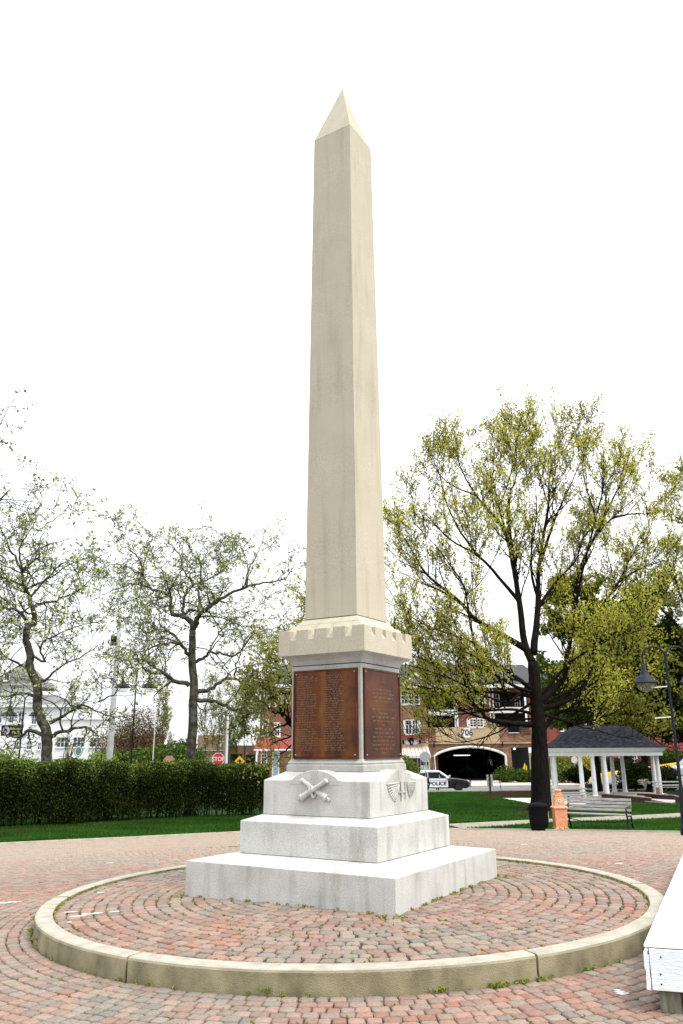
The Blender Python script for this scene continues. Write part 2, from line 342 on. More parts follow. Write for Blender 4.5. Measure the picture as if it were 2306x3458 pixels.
pavers('plaza_paving', X[k],Y[k],A[k],LX[k],LY[k], T, 'rings of pink and grey brick paving around the kerb', pavm, ch=.3)
nx = np.arange(-26,28,.21); ny = np.arange(-12,14,.14); gx, gy = np.meshgrid(nx,ny); gx = gx+(np.arange(len(ny))%2)[:,None]*.105
gx = gx.ravel(); gy = gy.ravel(); k = (np.hypot(gx-RC[0],gy-RC[1]) > 9.4) & inpoly(gx,gy,plaza) & (gy > -7)
gx, gy = gx[k], gy[k]; n = len(gx)
pavers('far_paving', gx,gy,np.zeros(n),np.full(n,.21),np.full(n,.14), T, 'straight rows of brick paving farther out on the square', pavm, gap=.008)
mb = MB(); mb.rings([[(RC[0]+r*math.cos(a),RC[1]+r*math.sin(a),float(inz(RC[0]+r*math.cos(a),RC[1]+r*math.sin(a)))-.02) for a in np.linspace(0,2*math.pi,97)[:-1]] for r in (.3,RI+.02)], cap=False)
struct(mb.build('raised_joint_bed', joint), 'mossy joints under the raised circular paving')
# circular kerb: cast segments with open joints
kerbm = mat('kerb_concrete', noise=[(.3,(.245,.23,.185)),(.5,(.31,.292,.24)),(.7,(.355,.335,.28))], scale=6, bump=.4, bscale=90, rough=.9, detail=12)
def add_dirt_shade(m, h0=.0, h1=.1):
    """grime on the vertical faces: streaky brown-green algae stain, with side shade put into its colour"""
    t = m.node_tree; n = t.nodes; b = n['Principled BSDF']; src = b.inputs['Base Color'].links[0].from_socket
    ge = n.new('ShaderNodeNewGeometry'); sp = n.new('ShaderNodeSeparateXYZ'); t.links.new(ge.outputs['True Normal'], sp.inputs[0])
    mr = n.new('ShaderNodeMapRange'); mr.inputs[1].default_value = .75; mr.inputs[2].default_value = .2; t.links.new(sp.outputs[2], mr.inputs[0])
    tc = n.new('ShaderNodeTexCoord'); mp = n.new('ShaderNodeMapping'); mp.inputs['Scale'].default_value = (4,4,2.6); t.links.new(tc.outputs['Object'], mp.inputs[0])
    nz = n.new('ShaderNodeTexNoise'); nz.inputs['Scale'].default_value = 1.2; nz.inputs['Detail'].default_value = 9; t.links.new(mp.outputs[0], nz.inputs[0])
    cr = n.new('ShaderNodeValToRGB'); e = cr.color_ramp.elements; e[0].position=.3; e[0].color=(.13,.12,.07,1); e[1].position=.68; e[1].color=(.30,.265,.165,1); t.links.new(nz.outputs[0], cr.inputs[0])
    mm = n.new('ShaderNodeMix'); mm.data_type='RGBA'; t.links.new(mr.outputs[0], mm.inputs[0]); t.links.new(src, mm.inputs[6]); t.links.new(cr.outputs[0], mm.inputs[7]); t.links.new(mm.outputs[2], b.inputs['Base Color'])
add_dirt_shade(kerbm)  # kerb sides: algae stain and their shade darkened into one colour
def ring_angle(px, py):
    d = ray(px/1.4707,py/1.4707); t = (CT-CAM[2])/d[2]; p = CAM+t*d; return math.atan2(p[1]-RC[1],p[0]-RC[0])
J = sorted(a % (2*math.pi) for a in [ring_angle(462,3207),ring_angle(1747,3207),ring_angle(2164,2998),ring_angle(220,3013)]+[math.radians(90)])
kerb = empty('circular_kerb', (RC[0],RC[1],0), 'raised cream concrete ring kerb around the monument, cracked open at its joints', 'kerb')
for i, a0 in enumerate(J):
    a1 = J[(i+1)%len(J)]+(2*math.pi if i == len(J)-1 else 0); g = .006 if i in (0,) else .0035
    n = max(4,int((a1-a0)/.035)); rs = []
    prof = [(RO,-.12),(RO,CT-.03),(RO-.008,CT-.011),(RO-.028,CT-.001),(RI+.012,CT),(RI,CT-.008),(RI,-.1)]
    for a in np.linspace(a0+g,a1-g,n):
        j_ = random.uniform(-.0015,.0015)
        rs.append([(r*math.cos(a),r*math.sin(a),z+j_+.01445*r*math.cos(a)) for r,z in prof])
    b = MB().rings(rs).build('kerb_segment', kerbm, kerb)
mb = MB()
# ------------------------------------------------------------------ monument
TH = .16485-math.pi/4+0
MON = empty('obelisk_monument', (0,0,.165*S), 'tall stone obelisk on a stepped granite base with bronze name tablets', 'monument', rz=TH)
def zz(z): return (z-.165)*S
q2 = S/math.sqrt(2)
H = dict(t1=1.7689*q2,t2=1.2084*q2,t3=.9590*q2,pb=.7058*q2,dt=.6540*q2,cb=.8186*q2,ct=.8213*q2,sb=.5084*q2,st=.4253*q2)
def streak(m, base='granite'):
    """rain streaks and damp stains running down the vertical faces"""
    t = m.node_tree; n = t.nodes; b = n['Principled BSDF']; src = b.inputs['Base Color'].links[0].from_socket
    tc = n.new('ShaderNodeTexCoord'); mp = n.new('ShaderNodeMapping'); mp.inputs['Scale'].default_value = (7,7,.7); t.links.new(tc.outputs['Object'], mp.inputs[0])
    nz = n.new('ShaderNodeTexNoise'); nz.inputs['Scale'].default_value = .9; nz.inputs['Detail'].default_value = 10; t.links.new(mp.outputs[0], nz.inputs[0])
    cr = n.new('ShaderNodeValToRGB'); e = cr.color_ramp.elements; e[0].position=.30; e[0].color=(.70,.69,.63,1); e[1].position=.48; e[1].color=(1,1,1,1); t.links.new(nz.outputs[0], cr.inputs[0])
    sp = n.new('ShaderNodeTexNoise'); sp.inputs['Scale'].default_value = 85; sp.inputs['Detail'].default_value = 4; t.links.new(tc.outputs['Object'], sp.inputs[0])
    mr = n.new('ShaderNodeMapRange'); mr.inputs[1].default_value=.3; mr.inputs[2].default_value=.7; mr.inputs[3].default_value = (.84 if m.name == 'shaft_stone' else .74); mr.inputs[4].default_value = (1.16 if m.name == 'shaft_stone' else 1.26); t.links.new(sp.outputs[0], mr.inputs[0])
    m1 = n.new('ShaderNodeMix'); m1.data_type='RGBA'; m1.blend_type='MULTIPLY'; m1.inputs[0].default_value=(.85 if m.name == 'granite' else .45); t.links.new(src,m1.inputs[6]); t.links.new(cr.outputs[0],m1.inputs[7])
    m2 = n.new('ShaderNodeMix'); m2.data_type='RGBA'; m2.blend_type='MULTIPLY'; m2.inputs[0].default_value=1; t.links.new(m1.outputs[2],m2.inputs[6]); t.links.new(mr.outputs[0],m2.inputs[7])
    t.links.new(m2.outputs[2], b.inputs['Base Color'])
diestone = mat('die_granite', noise=[(.3,(.29,.29,.268)),(.5,(.365,.365,.343)),(.7,(.405,.405,.382))], scale=2.5, bump=.3, bscale=100, detail=15, rough=.8)
streak(granite); streak(lime); streak(diestone)
o = MB().sq([(H['t1'],zz(-.05)),(H['t1'],zz(.4732)),(H['t2']+.01,zz(.5266))]).build('lower_step', granite, MON, bevel=.008)
MB().sq([(H['t2'],zz(.5266)+.004),(H['t2'],zz(.8555)),(H['t3']+.01,zz(.9138))]).build('middle_step', granite, MON, bevel=.008)
up3 = MB().sq([(H['t3'],zz(.9138)+.004),(H['t3'],zz(1.2716)),(H['pb']+.01,zz(1.358))]).build('upper_step', granite, MON, bevel=.006)
MB().sq([(H['t2']-.012,zz(.5266)-.01),(H['t2']-.012,zz(.5266)+.01)]).build('mortar_joint', joint, MON)
# raised arched panels on the four faces of the upper step
for k in range(4):
    mb = MB(); mb.M = Matrix.Rotation(k*math.pi/2,4,'Z'); h = H['t3']; w_ = .335*S; zt = zz(1.2716)
    pts = [(-w_,zt-.05),(w_,zt-.05),(w_,zt+.006)]+[(w_*.86*math.cos(a)*1.0, zt+.012+.098*S*(math.sin(a)**1.5)) for a in np.linspace(.0,math.pi,19)]+[(-w_,zt+.006)]
    mb.prism(pts, -h-.004, -h+.30, 'y'); mb.build('arched_panel', granite, MON, bevel=.006)
# crossed cannons (left face = -Y side) and winged propeller (right face = +X side)
em = MB(); fy = -H['t3']-.004; zc = zz(1.185)
def barrel(dx, y):
    a = Vector((dx*.172*S,0,.095*S)); b_ = -a
    c = Vector((0,y,zc)); P0 = c+a*1.0; P1 = c+b_*1.0; n = 12; prof = [(0,.030),(.03,.036),(.06,.036),(.08,.028),(.45,.032),(.47,.036),(.52,.036),(.54,.034),(.88,.042),(.90,.05),(.95,.05),(.965,.03),(1.0,.018),(1.03,.024),(1.07,.016)]
    em.tube([P0.lerp(P1,t) for t,_ in prof],[r*S*.78 for _,r in prof],n)
    m_ = P0.lerp(P1,.6); s_ = Vector((1,0,dx*0)).normalized(); d = (P1-P0).normalized(); pr = Vector((0,1,0)).cross(d)
    em.tube([m_-pr*.075*S,m_+pr*.075*S],.016*S,8)
barrel(-1, fy-.004); barrel(1, fy-.034)
em.build('crossed_cannons', granite, MON, smooth=False)
em = MB(); em.M = Matrix.Rotation(math.pi/2,4,'Z'); zc = zz(1.165)
em.tube([(0,fy-.008,zc+.09*S),(0,fy-.016,zc),(0,fy-.008,zc-.12*S)],[.007,.022,.007],8)
em.box(-.06*S,.10*S,fy-.016,fy+.005,zc-.030*S,zc-.016*S); em.box(.085*S,.105*S,fy-.020,fy+.005,zc-.10*S,zc+.085*S)
for sgn in (-1,1):
    for r_, (n_, L) in enumerate(((9,.29),(7,.22),(5,.15))):
        for i in range(n_):
            a = .03+i*(.125+.03*r_); x0 = (.115 if sgn > 0 else -.03)*S
            p0 = Vector((x0, fy-.001-.005*(r_+1), zc+.075*S)); l_ = L*S*(1-.03*i)*(.86 if sgn > 0 else 1)
            p1 = p0+Vector((sgn*math.cos(a)*l_,0,-math.sin(a)*l_)); em.tube([p0.lerp(p1,.25),p0.lerp(p1,.75),p1],[.006,.0125,.007],6)
em.build('winged_propeller', granite, MON)
die = MB().sq([(H['pb'],zz(1.362)),(H['pb'],zz(1.425)),(H['pb']-.02,zz(1.432)),(H['dt']+.035,zz(1.452)),(H['dt']+.012,zz(1.475)),(H['dt'],zz(1.495)),(H['dt'],zz(2.514))]).build('pedestal', diestone, MON, bevel=.004)
MB().sq([(H['dt']-.008,zz(2.512)),(H['dt']-.008,zz(2.526))]).build('mortar_joint', joint, MON)
MB().sq([(H['dt']+.004,zz(2.524)),(H['dt']+.012,zz(2.545)),(H['dt']+.03,zz(2.575)),(H['dt']+.065,zz(2.60)),(H['cb']-.03,zz(2.622)),(H['cb']-.012,zz(2.633))]).build('cornice', diestone, MON)
cap = MB(); hc = H['ct']; z0 = zz(2.63); z1 = zz(2.805); z2 = zz(2.920)
cap.sq([(H['cb'],z0),(hc,z1),(hc-.085,z2-.014),(H['sb']+.13,zz(2.985))])
for k in range(4):
    cap.M = Matrix.Rotation(k*math.pi/2,4,'Z'); cuts = [-.68,-.24,.20,.64]; wn = .085*S/hc; xs = [-1]+sum([[c-wn*.5, c+wn*.5] for c in cuts],[])+[1]
    cuts = [-.64,-.21,.22,.65]; xs = [-1]+sum([[c-wn*.5, c+wn*.5] for c in cuts],[])+[1]
    for a, b_ in zip(xs[0::2],xs[1::2]):
        x0 = a*hc; x1 = b_*hc
        if a == -1: cap.box(x0,x1,-hc,-hc+.115 ,z1-.002*0+.0005,z2)
        elif b_ == 1: cap.box(x0,x1-.116,-hc+.0,-hc+.114,z1+.0005,z2-.0005)
        else: cap.box(x0,x1,-hc,-hc+.115,z1+.0005,z2)
cap.M = None
cap.build('battlement_cap', lime, MON, bevel=.005)
MB().sq([(hc-.112,z1),(hc-.112,z2-.012),(H['sb']+.11,zz(2.95))]).build('cap_top', lime, MON)
MB().sq([(H['sb']+.095,zz(2.93)),(H['sb']+.085,zz(3.0)),(H['sb']+.015,zz(3.062))]).build('shaft_base', lime, MON, bevel=.004)
MB().sq([(H['sb']-.006,zz(3.055)),(H['sb']-.006,zz(3.078))]).build('mortar_joint', joint, MON)
MB().sq([(H['sb'],zz(3.073)),(H['st'],zz(10.0))]).build('shaft', lime, MON, bevel=.006)
MB().sq([(H['st'],zz(10.0)+.001),(.004,zz(11.03))]).build('pyramid_tip', lime, MON)
# bronze tablets with raised lettering
bronze = mat('bronze_tablet', noise=[(.32,(.012,.006,.004)),(.42,(.05,.014,.006)),(.50,(.13,.04,.010)),(.57,(.075,.018,.006)),(.66,(.17,.07,.016)),(.76,(.11,.075,.05))], scale=3.4, stretch=(1,1,.55), rough=.45, metal=.35, bump=.25, bscale=60, detail=7)
dbronze = mat('dark_bronze', noise=[(.3,(.022,.007,.004)),(.48,(.062,.015,.006)),(.64,(.115,.035,.009)),(.85,(.10,.05,.03))], scale=2.3, rough=.4, metal=.4, bump=.25, bscale=60, detail=7)
letm = mat('bronze_letter', (.24,.14,.085), .35, metal=.4); boltm = mat('bolt', (.50,.38,.30), .35, metal=.6)
def patina(m, stops, amp=.16):
    t = m.node_tree; n = t.nodes; b = n['Principled BSDF']; src = b.inputs['Base Color'].links[0].from_socket; tc = n.new('ShaderNodeTexCoord'); sp = n.new('ShaderNodeSeparateXYZ'); t.links.new(tc.outputs['Object'],sp.inputs[0])
    nz = n.new('ShaderNodeTexNoise'); nz.inputs['Scale'].default_value = 5; nz.inputs['Detail'].default_value = 8; t.links.new(tc.outputs['Object'],nz.inputs[0])
    a = n.new('ShaderNodeMath'); a.operation='MULTIPLY_ADD'; a.inputs[1].default_value = 1/(.85*S); t.links.new(sp.outputs[0],a.inputs[0]); a2 = n.new('ShaderNodeMath'); a2.operation='MULTIPLY_ADD'; a2.inputs[1].default_value = amp; a2.inputs[2].default_value = .5-amp/2; t.links.new(nz.outputs[0],a2.inputs[0]); t.links.new(a2.outputs[0],a.inputs[2])
    cr = n.new('ShaderNodeValToRGB'); e = cr.color_ramp.elements
    while len(e) < len(stops): e.new(.5)
    for k,(p,c) in enumerate(stops): e[k].position = p; e[k].color = (*c,1)
    t.links.new(a.outputs[0],cr.inputs[0]); mm = n.new('ShaderNodeMix'); mm.data_type='RGBA'; mm.inputs[0].default_value = .52; t.links.new(src,mm.inputs[6]); t.links.new(cr.outputs[0],mm.inputs[7]); t.links.new(mm.outputs[2],b.inputs['Base Color'])
patina(bronze,[(.0,(.07,.02,.008)),(.08,(.13,.04,.010)),(.20,(.075,.018,.007)),(.40,(.10,.028,.008)),(.46,(.19,.075,.014)),(.50,(.17,.06,.012)),(.54,(.045,.013,.006)),(.72,(.06,.02,.008)),(.80,(.15,.06,.014)),(.95,(.08,.025,.008))])
hd = H['dt']; pw = .425*S; pz0, pz1 = zz(1.495), zz(2.463)
for face, rz in ((0,0),(1,math.pi/2),(2,math.pi),(3,-math.pi/2)):
    R_ = Matrix.Rotation(rz,4,'Z'); mm_ = bronze if face == 0 else dbronze
    mb = MB(); mb.M = R_; mb.box(-pw,pw,-hd-.022,-hd+.005,pz0,pz1); pl = mb.build('name_tablet', mm_, MON, bevel=.003)
    if face == 0: pl['label'] = 'tablet with two columns of names, ochre patches'
    if face == 1: pl['label'] = 'darker tablet with centred dedication lines'
    mb = MB(); mb.M = R_; b_ = .024
    for x0,x1,a,c in ((-pw,pw,pz0,pz0+b_),(-pw,pw,pz1-b_,pz1),(-pw,-pw+b_,pz0+b_,pz1-b_),(pw-b_,pw,pz0+b_,pz1-b_)): mb.box(x0,x1,-hd-.032,-hd-.0225,a,c)
    mb.build('tablet_border', dbronze, pl)
    for sx in (-1,1):
        for z in (pz0+.05,pz1-.05):
            mb = MB(); mb.M = R_ @ Matrix.Translation((sx*(pw-.045),-hd-.022,z)) @ Matrix.Rotation(math.pi/2,4,'X'); mb.lathe([(.0105,0),(.0105,.006),(.008,.010),(.002,.012)],10); mb.build('bolt', boltm, pl, smooth=True)
    mb = MB(); mb.M = R_
    def line(x, z, L, h):
        while L > 0:
            wl = random.randint(3,9)
            for _ in range(wl):
                cw = h*random.uniform(.35,.62)
                if L <= 0: break
                if random.random() < .6: mb.box(x,x+cw*.38,-hd-.0265,-hd-.021,z,z+h)
                else: mb.box(x,x+cw*.75,-hd-.0265,-hd-.021,z+random.choice([0,.38,.75])*h,z+h*random.choice([.25,.6,1]) if False else z+h)
                x += cw*1.15; L -= cw*1.15
            x += h*.7; L -= h*.7
    if face > 1: continue
    if face == 0:
        for cxx in (-pw+.07, -pw+.62*1.0*.85):
            z = pz1-.10
            while z > pz0+.08:
                if random.random() > .05: line(cxx, z, random.uniform(.22,.36), .018)
                z -= .0315
    else:
        z = pz1-.19; ls = [.10,.0,.62,.70,.62,.60,.0,.70,.30,.74,.66,.12,.5,.58,.68,.70,.72,.6,.18]
        for L in ls:
            L_ = L*.92
            if L: line(-L_/2, z, L_, .026)
            z -= .0535
    mb.build('raised_lettering', letm, pl)
# ------------------------------------------------------------------ weeds and moss in the joints
def weeds(name, pts, h, n, label, cols=((.22,.24,.04),(.30,.29,.06),(.14,.19,.03))):
    C = []; 
    for p in pts:
        k = max(2,int(n*random.uniform(.4,1.5))); C.append(np.array(p)+rng.normal(0,1,(k,3))*np.array([h*.8,h*.8,0])+np.stack([np.zeros(k),np.zeros(k),rng.random(k)*h],1))
    C = np.concatenate(C); o = leaves(name, C, .014, mat('weed_leaf', attr=True, rough=.9, transl=.3), None, leafcols(len(C), cols), hang=-.9, aspect=2.4); struct(o, label, 'stuff'); return o
pts = []
for k in range(120):
    a = random.uniform(0,2*math.pi); r = RO+.012; x, y = RC[0]+r*math.cos(a), RC[1]+r*math.sin(a); pts.append((x,y,float(T(x,y))))
for k in range(170):
    a = random.uniform(0,2*math.pi); r = RI-.012; x, y = RC[0]+r*math.cos(a), RC[1]+r*math.sin(a); pts.append((x,y,float(inz(x,y))))
for px_,py_,m_ in ((1490,3362,5),(1655,3318,8),(1640,3322,6),(1735,3312,4),(1800,3304,4),(860,3376,3),(100,3110,6),(112,3150,6),(120,3180,4),(2060,3190,5),(2110,3160,5)):
    d_ = ray(px_/1.4707,py_/1.4707); q_ = CAM+(-CAM[2])/d_[2]*d_; aa = math.atan2(q_[1]-RC[1],q_[0]-RC[0]); pts += [(RC[0]+(RO+.03)*math.cos(aa+random.gauss(0,.008)),RC[1]+(RO+.03)*math.sin(aa+random.gauss(0,.008)),.02) for _ in range(m_)]
weeds('kerb_weeds', pts, .022, 13, 'small weeds growing along the foot of the ring kerb')
ct_, st_ = math.cos(TH), math.sin(TH); pts = []
for k in range(70):
    u = random.uniform(-1,1)*H['t1']; s_ = random.choice([0,1,2,3]); v = H['t1']+.02
    lx, ly = [(u,-v),(v,u),(u,v),(-v,u)][s_]; x, y = lx*ct_-ly*st_, lx*st_+ly*ct_; pts.append((x,y,float(inz(x,y))))
for (lx,ly) in ((H['t1'],-H['t1']),(-H['t1'],-H['t1']),(H['t1'],H['t1'])):
    for k in range(7):
        x, y = lx*1.01*ct_-ly*1.01*st_, lx*1.01*st_+ly*1.01*ct_; pts.append((x+random.uniform(-.2,.2),y+random.uniform(-.12,.02),float(inz(x,y))))
weeds('base_weeds', pts, .022, 16, 'weeds at the foot of the lowest granite step')
pts = []
for k in range(420):
    r = RO-RW-.005-((RI-1.005)/18)*random.randint(0,11); a = random.uniform(0,2*math.pi); x, y = RC[0]+r*math.cos(a), RC[1]+r*math.sin(a); pts.append((x,y,float(inz(x,y))-.006))
for k in range(260):
    r = RO+.01+.136*random.randint(1,13); a = random.uniform(0,2*math.pi); x, y = RC[0]+r*math.cos(a), RC[1]+r*math.sin(a); pts.append((x,y,float(T(x,y))-.006))
weeds('joint_moss', pts, .010, 6, 'moss and seedlings in the paving joints', ((.26,.24,.05),(.20,.20,.04),(.30,.26,.08)))
# ------------------------------------------------------------------ trees
def branchy(limbs, depth, gnarl, rng_seed, sub=(9,6,5), lens=(2.6,1.2,.6), upb=.25, spread=.9, minr=.004, extra=None):
    """grows side branches from guide limbs; returns tube lists and twig tip points"""
    R = random.Random(rng_seed); tubes = []; tips = []
    def walk(p, d, L, r, lvl):
        n = max(4,int(L/(.22 if lvl < 2 else .12))); st = L/n; pts = [p]; rad = [r]; d = d.normalized()
        for i in range(n):
            d = (d+Vector((R.gauss(0,gnarl),R.gauss(0,gnarl),R.gauss(0,gnarl)))+Vector((0,0,upb*.12))).normalized()
            p = p+d*st; pts.append(p); rad.append(max(minr,r*(1-.8*(i+1)/n)))
        tubes.append((pts,rad,lvl+1)); grow(pts,rad,lvl+1,L)
    def grow(pts, rad, lvl, L):
        if lvl > 3 or lvl > len(sub):
            for q in pts[1::1]: tips.append(q)
            return
        if lvl >= 2:
            for q in pts[len(pts)//2:]: tips.append(q)
        k = max(2,int(sub[lvl-1]*L/lens[max(0,lvl-2)]*R.uniform(.8,1.2))) if lvl > 1 else int(sub[0]*L/2.5)
        for _ in range(k):
            t = R.uniform(.12,1.0)**.8; i = min(len(pts)-2,int(t*(len(pts)-1))); f = R.random()
            p = pts[i].lerp(pts[i+1],f); d = (pts[i+1]-pts[i]).normalized()
            s_ = Vector((R.gauss(0,1),R.gauss(0,1),R.gauss(0,.8))); s_ = (s_-d*s_.dot(d)); s_ = s_.normalized() if s_.length > .01 else Vector((1,0,0))
            dd = d*(1-spread*.5)+s_*spread+Vector((0,0,upb)); walk(p, dd, lens[lvl-1]*R.uniform(.5,1.25)*(1.1-.45*t), max(minr,min(rad[i]*.6,.05/lvl)), lvl)
    for pts, rad in limbs:
        tubes.append((pts,rad,0)); L = sum((pts[i+1]-pts[i]).length for i in range(len(pts)-1)); grow(pts,rad,1,L)
    return tubes, tips
def smoothline(pts, rad, m=4, wob=0, R=random):
    out = []; ro = []; n = len(pts)
    for i in range(n-1):
        p0 = pts[max(i-1,0)]; p1 = pts[i]; p2 = pts[i+1]; p3 = pts[min(i+2,n-1)]
        for k in range(m):
            t = k/m; q = .5*((2*p1)+(p2-p0)*t+(2*p0-5*p1+4*p2-p3)*t*t+(3*p1-p0-3*p2+p3)*t**3)
            out.append(q+Vector((R.gauss(0,wob),R.gauss(0,wob),R.gauss(0,wob)))); ro.append(rad[i]*(1-t)+rad[i+1]*t)
    return out+[pts[-1]], ro+[rad[-1]]
def make_tree(name, label, trunk, tr, limbs, Y, barkm, leafm, lcols, gnarl=.18, seed=1, nl=6, lsize=.07, ljit=.12, sub=(9,6,5), lens=(2.6,1.2,.6), upb=.25, spread=.9, drift=.5, hang=.2, extra3=0, group=None, flat=0, cat='tree', leafscale=1, minr=.008, zmin=None):
    R = random.Random(seed); base = P(trunk[0][0],trunk[0][1],Y); base[2] = float(T(base[0],base[1]))-.05
    known = []
    def to3(pl, dr):
        out = []; Y0 = Y; best = 14
        for kx, ky, kq in known:
            dd = math.hypot(kx-pl[0][0],ky-pl[0][1])
            if dd < best: best = dd; Y0 = kq
        for i, (x,y) in enumerate(pl): q = P(x,y,Y0+dr*i); out.append(Vector(q))
        for a, b, qa, qb in zip(pl[:-1],pl[1:],out[:-1],out[1:]):
            for t in (0,.25,.5,.75): known.append((a[0]+(b[0]-a[0])*t,a[1]+(b[1]-a[1])*t,qa.y+(qb.y-qa.y)*t))
        return out
    L = []; tp = to3(trunk,0); tp[0] = Vector(base)
    tp, rr = smoothline(tp,[tr[0]+(tr[1]-tr[0])*i/(len(tp)-1) for i in range(len(tp))],5,.01,R)
    rr = [r*(1+.5*max(0,1-(p.z-base[2])/.5)**2) for r,p in zip(rr,tp)]
    for pl, r0, r1 in limbs:
        dr = R.uniform(-1,1)*drift; q = to3(pl,dr); q, r = smoothline(q,[r0+(r1-r0)*(i/(len(q)-1))**.8 for i in range(len(q))],5,gnarl*.09,R); L.append((q,r))
    for _ in range(extra3):   # limbs towards and away from the viewer give the crown its depth
        src = R.choice(L[:max(3,len(L)//2)]); i = R.randint(len(src[0])//5,len(src[0])//2); p = src[0][i]; s_ = R.choice([-1,1]); d = Vector((R.uniform(-.6,.6),s_*R.uniform(.6,1.1),R.uniform(.35,.9)))
        n = 16; q = [p]; 
        for k in range(n): d = (d.normalized()+Vector((R.gauss(0,gnarl),R.gauss(0,gnarl),R.gauss(0,gnarl)+.03))); q.append(q[-1]+d.normalized()*R.uniform(.2,.3))
        L.append((q,[max(.01,src[1][i]*.6*(1-.85*k/n)) for k in range(n+1)]))
    tubes, tips = branchy(L, 3, gnarl, seed, sub, lens, upb, spread, minr)
    root = empty(name, base, label, cat, group)
    mb = MB(); mb.tube(tp, rr, 12)
    for pts, rad, lvl in tubes: mb.tube(pts, rad, 8 if lvl == 0 else (5 if lvl == 1 else 3))
    mb.build('trunk', barkm, root, base, smooth=True)
    tips = np.array([tuple(t) for t in tips]); C = np.repeat(tips,nl,0)+rng.normal(0,ljit,(len(tips)*nl,3)); C = C[rng.random(len(C)) < leafscale]
    if zmin is not None: C = C[C[:,2] > zmin+.5*np.sin(C[:,0]*1.9)+.4*np.sin(C[:,0]*4.3)]
    cl = np.sin(C[:,0]*1.3+seed)+np.sin(C[:,2]*1.6)+np.sin(C[:,1]*1.1); cc = leafcols(len(C), lcols); cc *= (1+.13*cl[:,None])
    leaves('crown', C, lsize, leafm, root, cc, base, hang=hang, flat=flat, aspect=1.7)
    print(name, len(tubes), 'branches', len(C), 'leaves'); return root
def zc4(l): return [(883.9+.4363*x, 917.9+.4363*y) for x,y in l]
def zc3(l): return [(231.2+.3036*x, 1155.9+.3036*y) for x,y in l]
oakbark = mat('oak_bark', noise=[(.3,(.005,.0045,.004)),(.7,(.017,.014,.011))], scale=6, bump=1, bscale=25, rough=.95, stretch=(3,3,.6), spec=.05)
planebark = mat('plane_bark', noise=[(.32,(.03,.028,.02)),(.48,(.065,.062,.048)),(.55,(.12,.115,.09)),(.68,(.04,.04,.028))], scale=3.5, bump=.5, rough=.9, spec=.08)
leafm = mat('young_leaf', attr=True, rough=.9, transl=.55, spec=.04)
oakc = ((.44,.42,.07),(.37,.38,.06),(.52,.48,.11),(.26,.31,.05),(.42,.37,.05))
